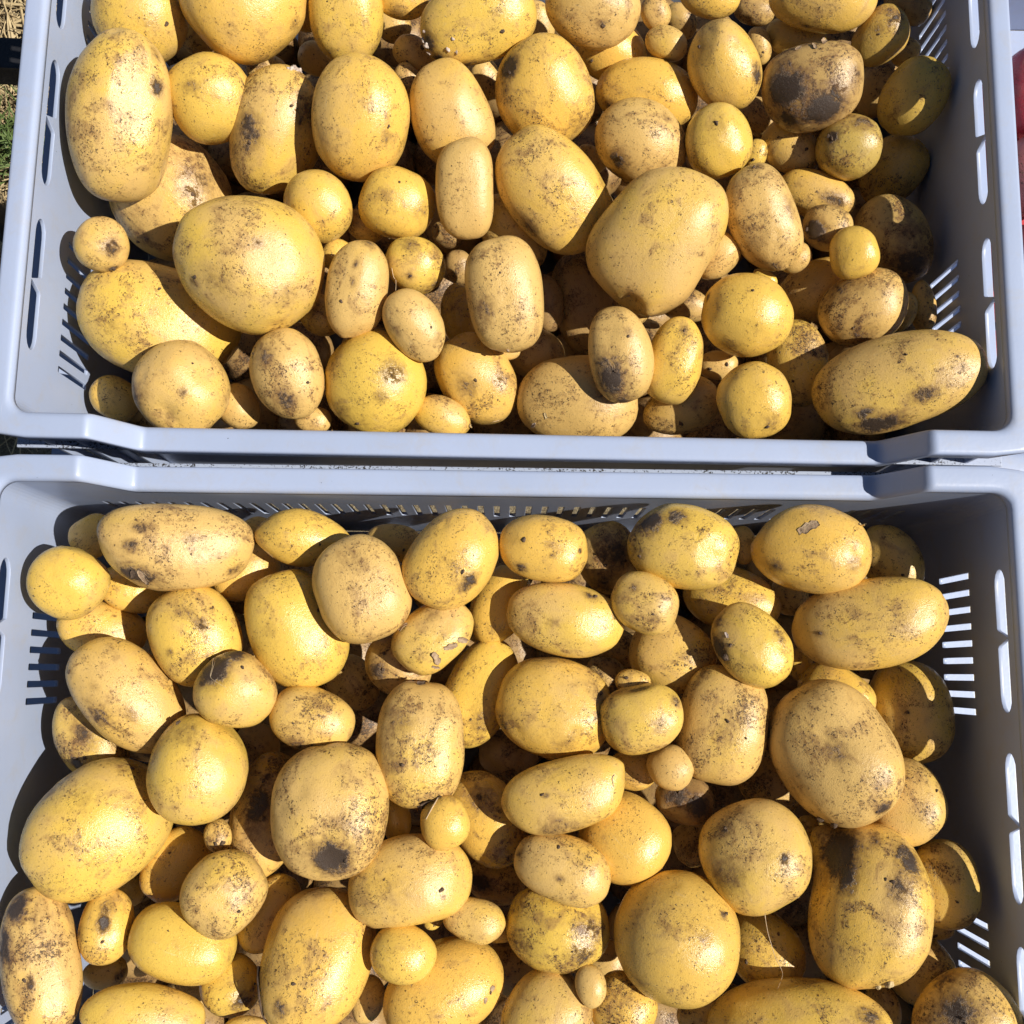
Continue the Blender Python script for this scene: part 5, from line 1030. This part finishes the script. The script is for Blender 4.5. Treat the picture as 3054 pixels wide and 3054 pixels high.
potato_objs = []
for i, (pos, q, ax, tone, dirt, green, t, bend, point, pits, pts, lmp, hi, box, label) in enumerate(POTATOES):
    rng = np.random.RandomState(100 + i)
    n, f = ICO[4 if hi else 3]
    v, soil = potato_shape(n, np.array(ax), rng, t, bend, point, pits, pts, lmp, box)
    o = bpy.data.objects.new('potato', tri_mesh('potato', v, f, soil, M_POTATO))
    col.objects.link(o)
    o.rotation_mode = 'QUATERNION'
    o.rotation_quaternion = Quaternion(q)
    o.location = (pos[0], pos[1], pos[2] + Z0)
    o['tone'], o['dirt'], o['green'] = float(tone), float(dirt), float(green)
    back = pos[1] > 0.12
    tag(o, label, 'potato', 'potatoes heaped in the back crate' if back else 'potatoes heaped in the front crate')
    potato_objs.append(o)

# the potatoes that lie under the ones one can see, down to the crate floors
def heap(name, label, cx, cy, yaw, seed, levels=(-0.176, -0.158), mat=None, cols=(0, 11), rows=(0, 7), look=(0.9, 1.0)):  # default look is fully browned: gap shade painted into the skin colour
    rng = np.random.RandomState(seed)
    n, f = ICO[2]
    VV, FF, SS, base = [], [], [], 0
    cs, sn = math.cos(yaw), math.sin(yaw)
    for zc in levels:
        for gx in range(*cols):
            for gy in range(*rows):
                lx = -0.247 + gx * 0.0494 + rng.uniform(-0.008, 0.008)
                ly = -0.150 + gy * 0.050 + rng.uniform(-0.008, 0.008)
                a = rng.uniform(0.021, 0.027)
                ax = np.array([a * rng.uniform(1.0, 1.2), a, a * rng.uniform(0.85, 1.0)])
                v, so = potato_shape(n, ax, rng, None, None, 0, 0, [], [])
                an = rng.uniform(0, 6.28)
                c, s = math.cos(an), math.sin(an)
                v = np.stack([v[:, 0] * c - v[:, 1] * s, v[:, 0] * s + v[:, 1] * c, v[:, 2]], 1)
                v += np.array([lx, ly, zc + rng.uniform(-0.003, 0.003)])
                v = np.stack([cx + v[:, 0] * cs - v[:, 1] * sn, cy + v[:, 0] * sn + v[:, 1] * cs, Z0 + v[:, 2]], 1)
                VV.append(v)
                FF.append(f + base)
                SS.append(so)
                base += len(v)
    o = bpy.data.objects.new(name, tri_mesh(name, np.concatenate(VV), np.concatenate(FF), np.concatenate(SS), mat or M_POTATO))
    col.objects.link(o)
    o['tone'], o['dirt'], o['green'] = look[0], look[1], 0.0
    o['kind'] = 'stuff'
    tag(o, label, 'potatoes')

heap('potato_heap', 'dark potatoes in the shadowed gaps deep in the back crate', ub[0], ub[1], UW, 7)
heap('potato_heap', 'dark potatoes in the shadowed gaps deep in the front crate', lb[0], lb[1], LW, 8)

# red potatoes in the low crate at the right
heap('red_potato_heap', 'red potatoes filling the low crate under the topmost red ones', ub[0] + 0.611 * math.cos(UW), ub[1] + 0.611 * math.sin(UW) + 0.01, UW, 9, (-0.174,), M_RED, (0, 5), (0, 6), (0.4, 0.45))
rd = [((0.372, 0.438), (0.036, 0.030, 0.028), 80, 0.05, 0.25, 'bright red potato at the right picture edge, uppermost of the red ones'),
      ((0.373, 0.375), (0.031, 0.029, 0.027), 20, 0.95, 0.35, 'dusty pink potato at the right picture edge, below the bright red one'),
      ((0.378, 0.318), (0.029, 0.026, 0.025), 60, 0.3, 0.4, 'dark red potato at the right picture edge, lowest of the red ones')]
for i, ((x, y), ax, an, tone, dirt, label) in enumerate(rd):
    rng = np.random.RandomState(900 + i)
    n, f = ICO[3]
    v, soil = potato_shape(n, np.array(ax), rng, None, None, 0, 0, [], [])
    o = bpy.data.objects.new('red_potato', tri_mesh('red_potato', v, f, soil, M_RED))
    col.objects.link(o)
    o.rotation_euler = (0, 0, R(an))
    o.location = (x, y, Z0 - 0.200 + 0.0015 + ax[2] + 0.040)
    o['tone'], o['dirt'], o['green'] = tone, dirt, 0.0
    tag(o, label, 'potato', 'red potatoes in the low crate')

# ------------------------------------------------------------------ bits of skin, crust, root and stem
def to_parent(o, parent):
    bpy.context.view_layer.update()
    o.parent = parent
    o.matrix_parent_inverse = parent.matrix_world.inverted()

bpy.context.view_layer.update()
def on_surface(owner, p, n, lim):
    """nearest point of the potato's real surface, or p itself when that lies too far off"""
    inv = owner.matrix_world.inverted()
    ok, q, nn, _ = owner.closest_point_on_mesh(inv @ p)
    q = owner.matrix_world @ q
    if not ok or (q - p).length > lim:
        return p, n
    return q, (owner.matrix_world.to_3x3() @ nn).normalized()

def tube_mesh(name, pts, r):
    P = [Vector(p) for p in pts]
    # smooth the polyline
    Q = []
    for i in range(len(P) - 1):
        p0, p1, p2, p3 = P[max(i - 1, 0)], P[i], P[i + 1], P[min(i + 2, len(P) - 1)]
        for k in range(6):
            u = k / 6.0
            Q.append(0.5 * ((2 * p1) + (p2 - p0) * u + (2 * p0 - 5 * p1 + 4 * p2 - p3) * u * u + (3 * p1 - p0 - 3 * p2 + p3) * u ** 3))
    Q.append(P[-1])
    V, F = [], []
    for i, p in enumerate(Q):
        d = (Q[min(i + 1, len(Q) - 1)] - Q[max(i - 1, 0)]).normalized()
        a = d.cross(Vector((0.13, 0.2, 1))).normalized()
        b = d.cross(a)
        rr = r * (1.0 - 0.55 * i / len(Q)) * (0.85 + 0.3 * ((i * 7) % 5) / 5)
        for k in range(6):
            an = k / 6 * 2 * math.pi
            V.append(p + (a * math.cos(an) + b * math.sin(an)) * rr)
    for i in range(len(Q) - 1):
        for k in range(6):
            l = (k + 1) % 6
            F.append((i * 6 + k, i * 6 + l, i * 6 + 6 + l, i * 6 + 6 + k))
    F += [tuple(range(6)), tuple((len(Q) - 1) * 6 + k for k in range(6))]
    me = bpy.data.meshes.new(name)
    me.from_pydata([tuple(v) for v in V], [], F)
    return me

for (owner, name, rad, pts) in THREADS:
    raw = [Vector((p[0], p[1], p[2] + Z0)) for p in pts]
    pts = []
    for p in raw:
        q, nn = on_surface(potato_objs[owner], p, Vector((0, 0, 1)), 0.0045)
        pts.append(q + nn * rad / 1000.0 * 0.9 if (q - p).length > 1e-9 else q)
    o = link(name, tube_mesh(name, pts, rad / 1000.0), M_SKIN[3] if 'edge' in name else M_ROOT, None, True)
    to_parent(o, potato_objs[owner])

for i, (owner, name, p, nrm, size, ang, tone, tilt) in enumerate(FLAKES):
    rnd = random.Random(300 + i)
    N = Vector(nrm)
    a = N.orthogonal().normalized()
    a = Quaternion(N, R(ang)) @ a
    b = N.cross(a)
    c, N = on_surface(potato_objs[owner], Vector((p[0], p[1], p[2] + Z0)), N, 0.01)
    a = (a - N * a.dot(N)).normalized()
    b = N.cross(a)
    V, F = [], []
    crust = name in ('soil_crumb', 'scab_crust', 'soil_clump', 'sprout', 'bud', 'stem_nub', 'scab')
    if crust:                                                  # a knobbly lump
        n, f = ICO[2]
        rng = np.random.RandomState(300 + i)
        d = 1 + 0.22 * wave_noise(n, rng, 2, 5, 5) + 0.14 * wave_noise(n, rng, 7, 12, 6)
        flat = 0.28 if name == 'scab' else 0.75
        v = n * d[:, None] * np.array([1.0, 0.72, flat]) * size * 0.62
        A, B, NN = np.array(a), np.array(b), np.array(N)
        v = np.array(c)[None] + v[:, :1] * A + v[:, 1:2] * B + v[:, 2:] * NN
        me = tri_mesh(name, v, f, np.zeros(len(v)), M_SKIN[tone])
        o = bpy.data.objects.new(name, me)
        col.objects.link(o)
    else:                                                      # a curled scrap of skin with ragged edges
        nu, nv = 9, 6
        hl, hw = size * 0.95, size * 0.52
        ed = [[1.0 - rnd.uniform(0, 0.45) for _ in range(nu)] for _ in range(2)]
        for side in (0, 1):
            for iu in range(nu):
                u = iu / (nu - 1) * 2 - 1
                for iv in range(nv):
                    w = iv / (nv - 1) * 2 - 1
                    ww = w * hw * (ed[0][iu] if w < 0 else ed[1][iu]) * (1 - 0.45 * u * u)
                    curl = tilt * size * (0.50 * max(0.0, w) ** 2 + 0.25 * max(0.0, u) ** 3 + 0.10 * math.sin(3 * u + i) * w)
                    q, nn = on_surface(potato_objs[owner], c + a * (u * hl) + b * ww, N, 0.006)
                    V.append(q + nn * (0.00032 + curl - side * 0.00028))
        for iu in range(nu - 1):
            for iv in range(nv - 1):
                q = iu * nv + iv
                F.append((q, q + nv, q + nv + 1, q + 1))
                q2 = q + nu * nv
                F.append((q2, q2 + 1, q2 + nv + 1, q2 + nv))
        ring = [iu * nv for iu in range(nu)] + [(nu - 1) * nv + iv for iv in range(1, nv)] + [iu * nv + nv - 1 for iu in range(nu - 2, -1, -1)] + [iv for iv in range(nv - 2, 0, -1)]
        for k in range(len(ring)):
            x, y = ring[k], ring[(k + 1) % len(ring)]
            F.append((x, y, y + nu * nv, x + nu * nv))
        me = bpy.data.meshes.new(name)
        me.from_pydata([tuple(v) for v in V], [], F)
        o = link(name, me, M_SKIN[tone], None, True)
    to_parent(o, potato_objs[owner])

# ------------------------------------------------------------------ straw and grass on the ground beyond the crates
def blades(name, label, cat, mat, count, seed, xr, yr, lens, width, lift):
    rnd = random.Random(seed)
    V, F = [], []
    for _ in range(count):
        x, y = rnd.uniform(*xr), rnd.uniform(*yr)
        L = rnd.uniform(*lens)
        a = rnd.uniform(0, 2 * math.pi)
        w = rnd.uniform(*width)
        z0, z1 = rnd.uniform(0.001, 0.012), rnd.uniform(*lift)
        dx, dy = math.cos(a), math.sin(a)
        bend = rnd.uniform(-0.25, 0.25)
        b0 = len(V)
        N = 5
        for k in range(N):
            u = k / (N - 1)
            px = x + dx * L * u - dy * bend * L * u * u
            py = y + dy * L * u + dx * bend * L * u * u
            pz = z0 + (z1 - z0) * u + 0.25 * L * (u - u * u) * (1 if lift[1] > 0.03 else 0.1)
            ww = w * (1 - 0.75 * u * u)
            V += [(px - dy * ww, py + dx * ww, pz), (px, py, pz + w * 0.7), (px + dy * ww, py - dx * ww, pz)]
        for k in range(N - 1):
            i = b0 + k * 3
            F += [(i, i + 1, i + 4, i + 3), (i + 1, i + 2, i + 5, i + 4), (i + 2, i, i + 3, i + 5)]
        F += [(b0, b0 + 2, b0 + 1), (b0 + N * 3 - 3, b0 + N * 3 - 2, b0 + N * 3 - 1)]
    me = bpy.data.meshes.new(name)
    me.from_pydata(V, [], F)
    o = link(name, me, mat)
    o['kind'] = 'stuff'
    tag(o, label, cat)
    return o

blades('straw', 'dry pale straw littering the ground at the upper left', 'straw', M_STRAW, 4200, 11, (-1.05, -0.45), (0.3, 1.15), (0.03, 0.11), (0.0010, 0.0028), (0.002, 0.025))
blades('grass', 'sparse green grass blades on the ground at the left edge', 'grass', M_GRASS, 260, 12, (-0.86, -0.68), (0.66, 0.74), (0.03, 0.08), (0.0012, 0.0024), (0.03, 0.07))
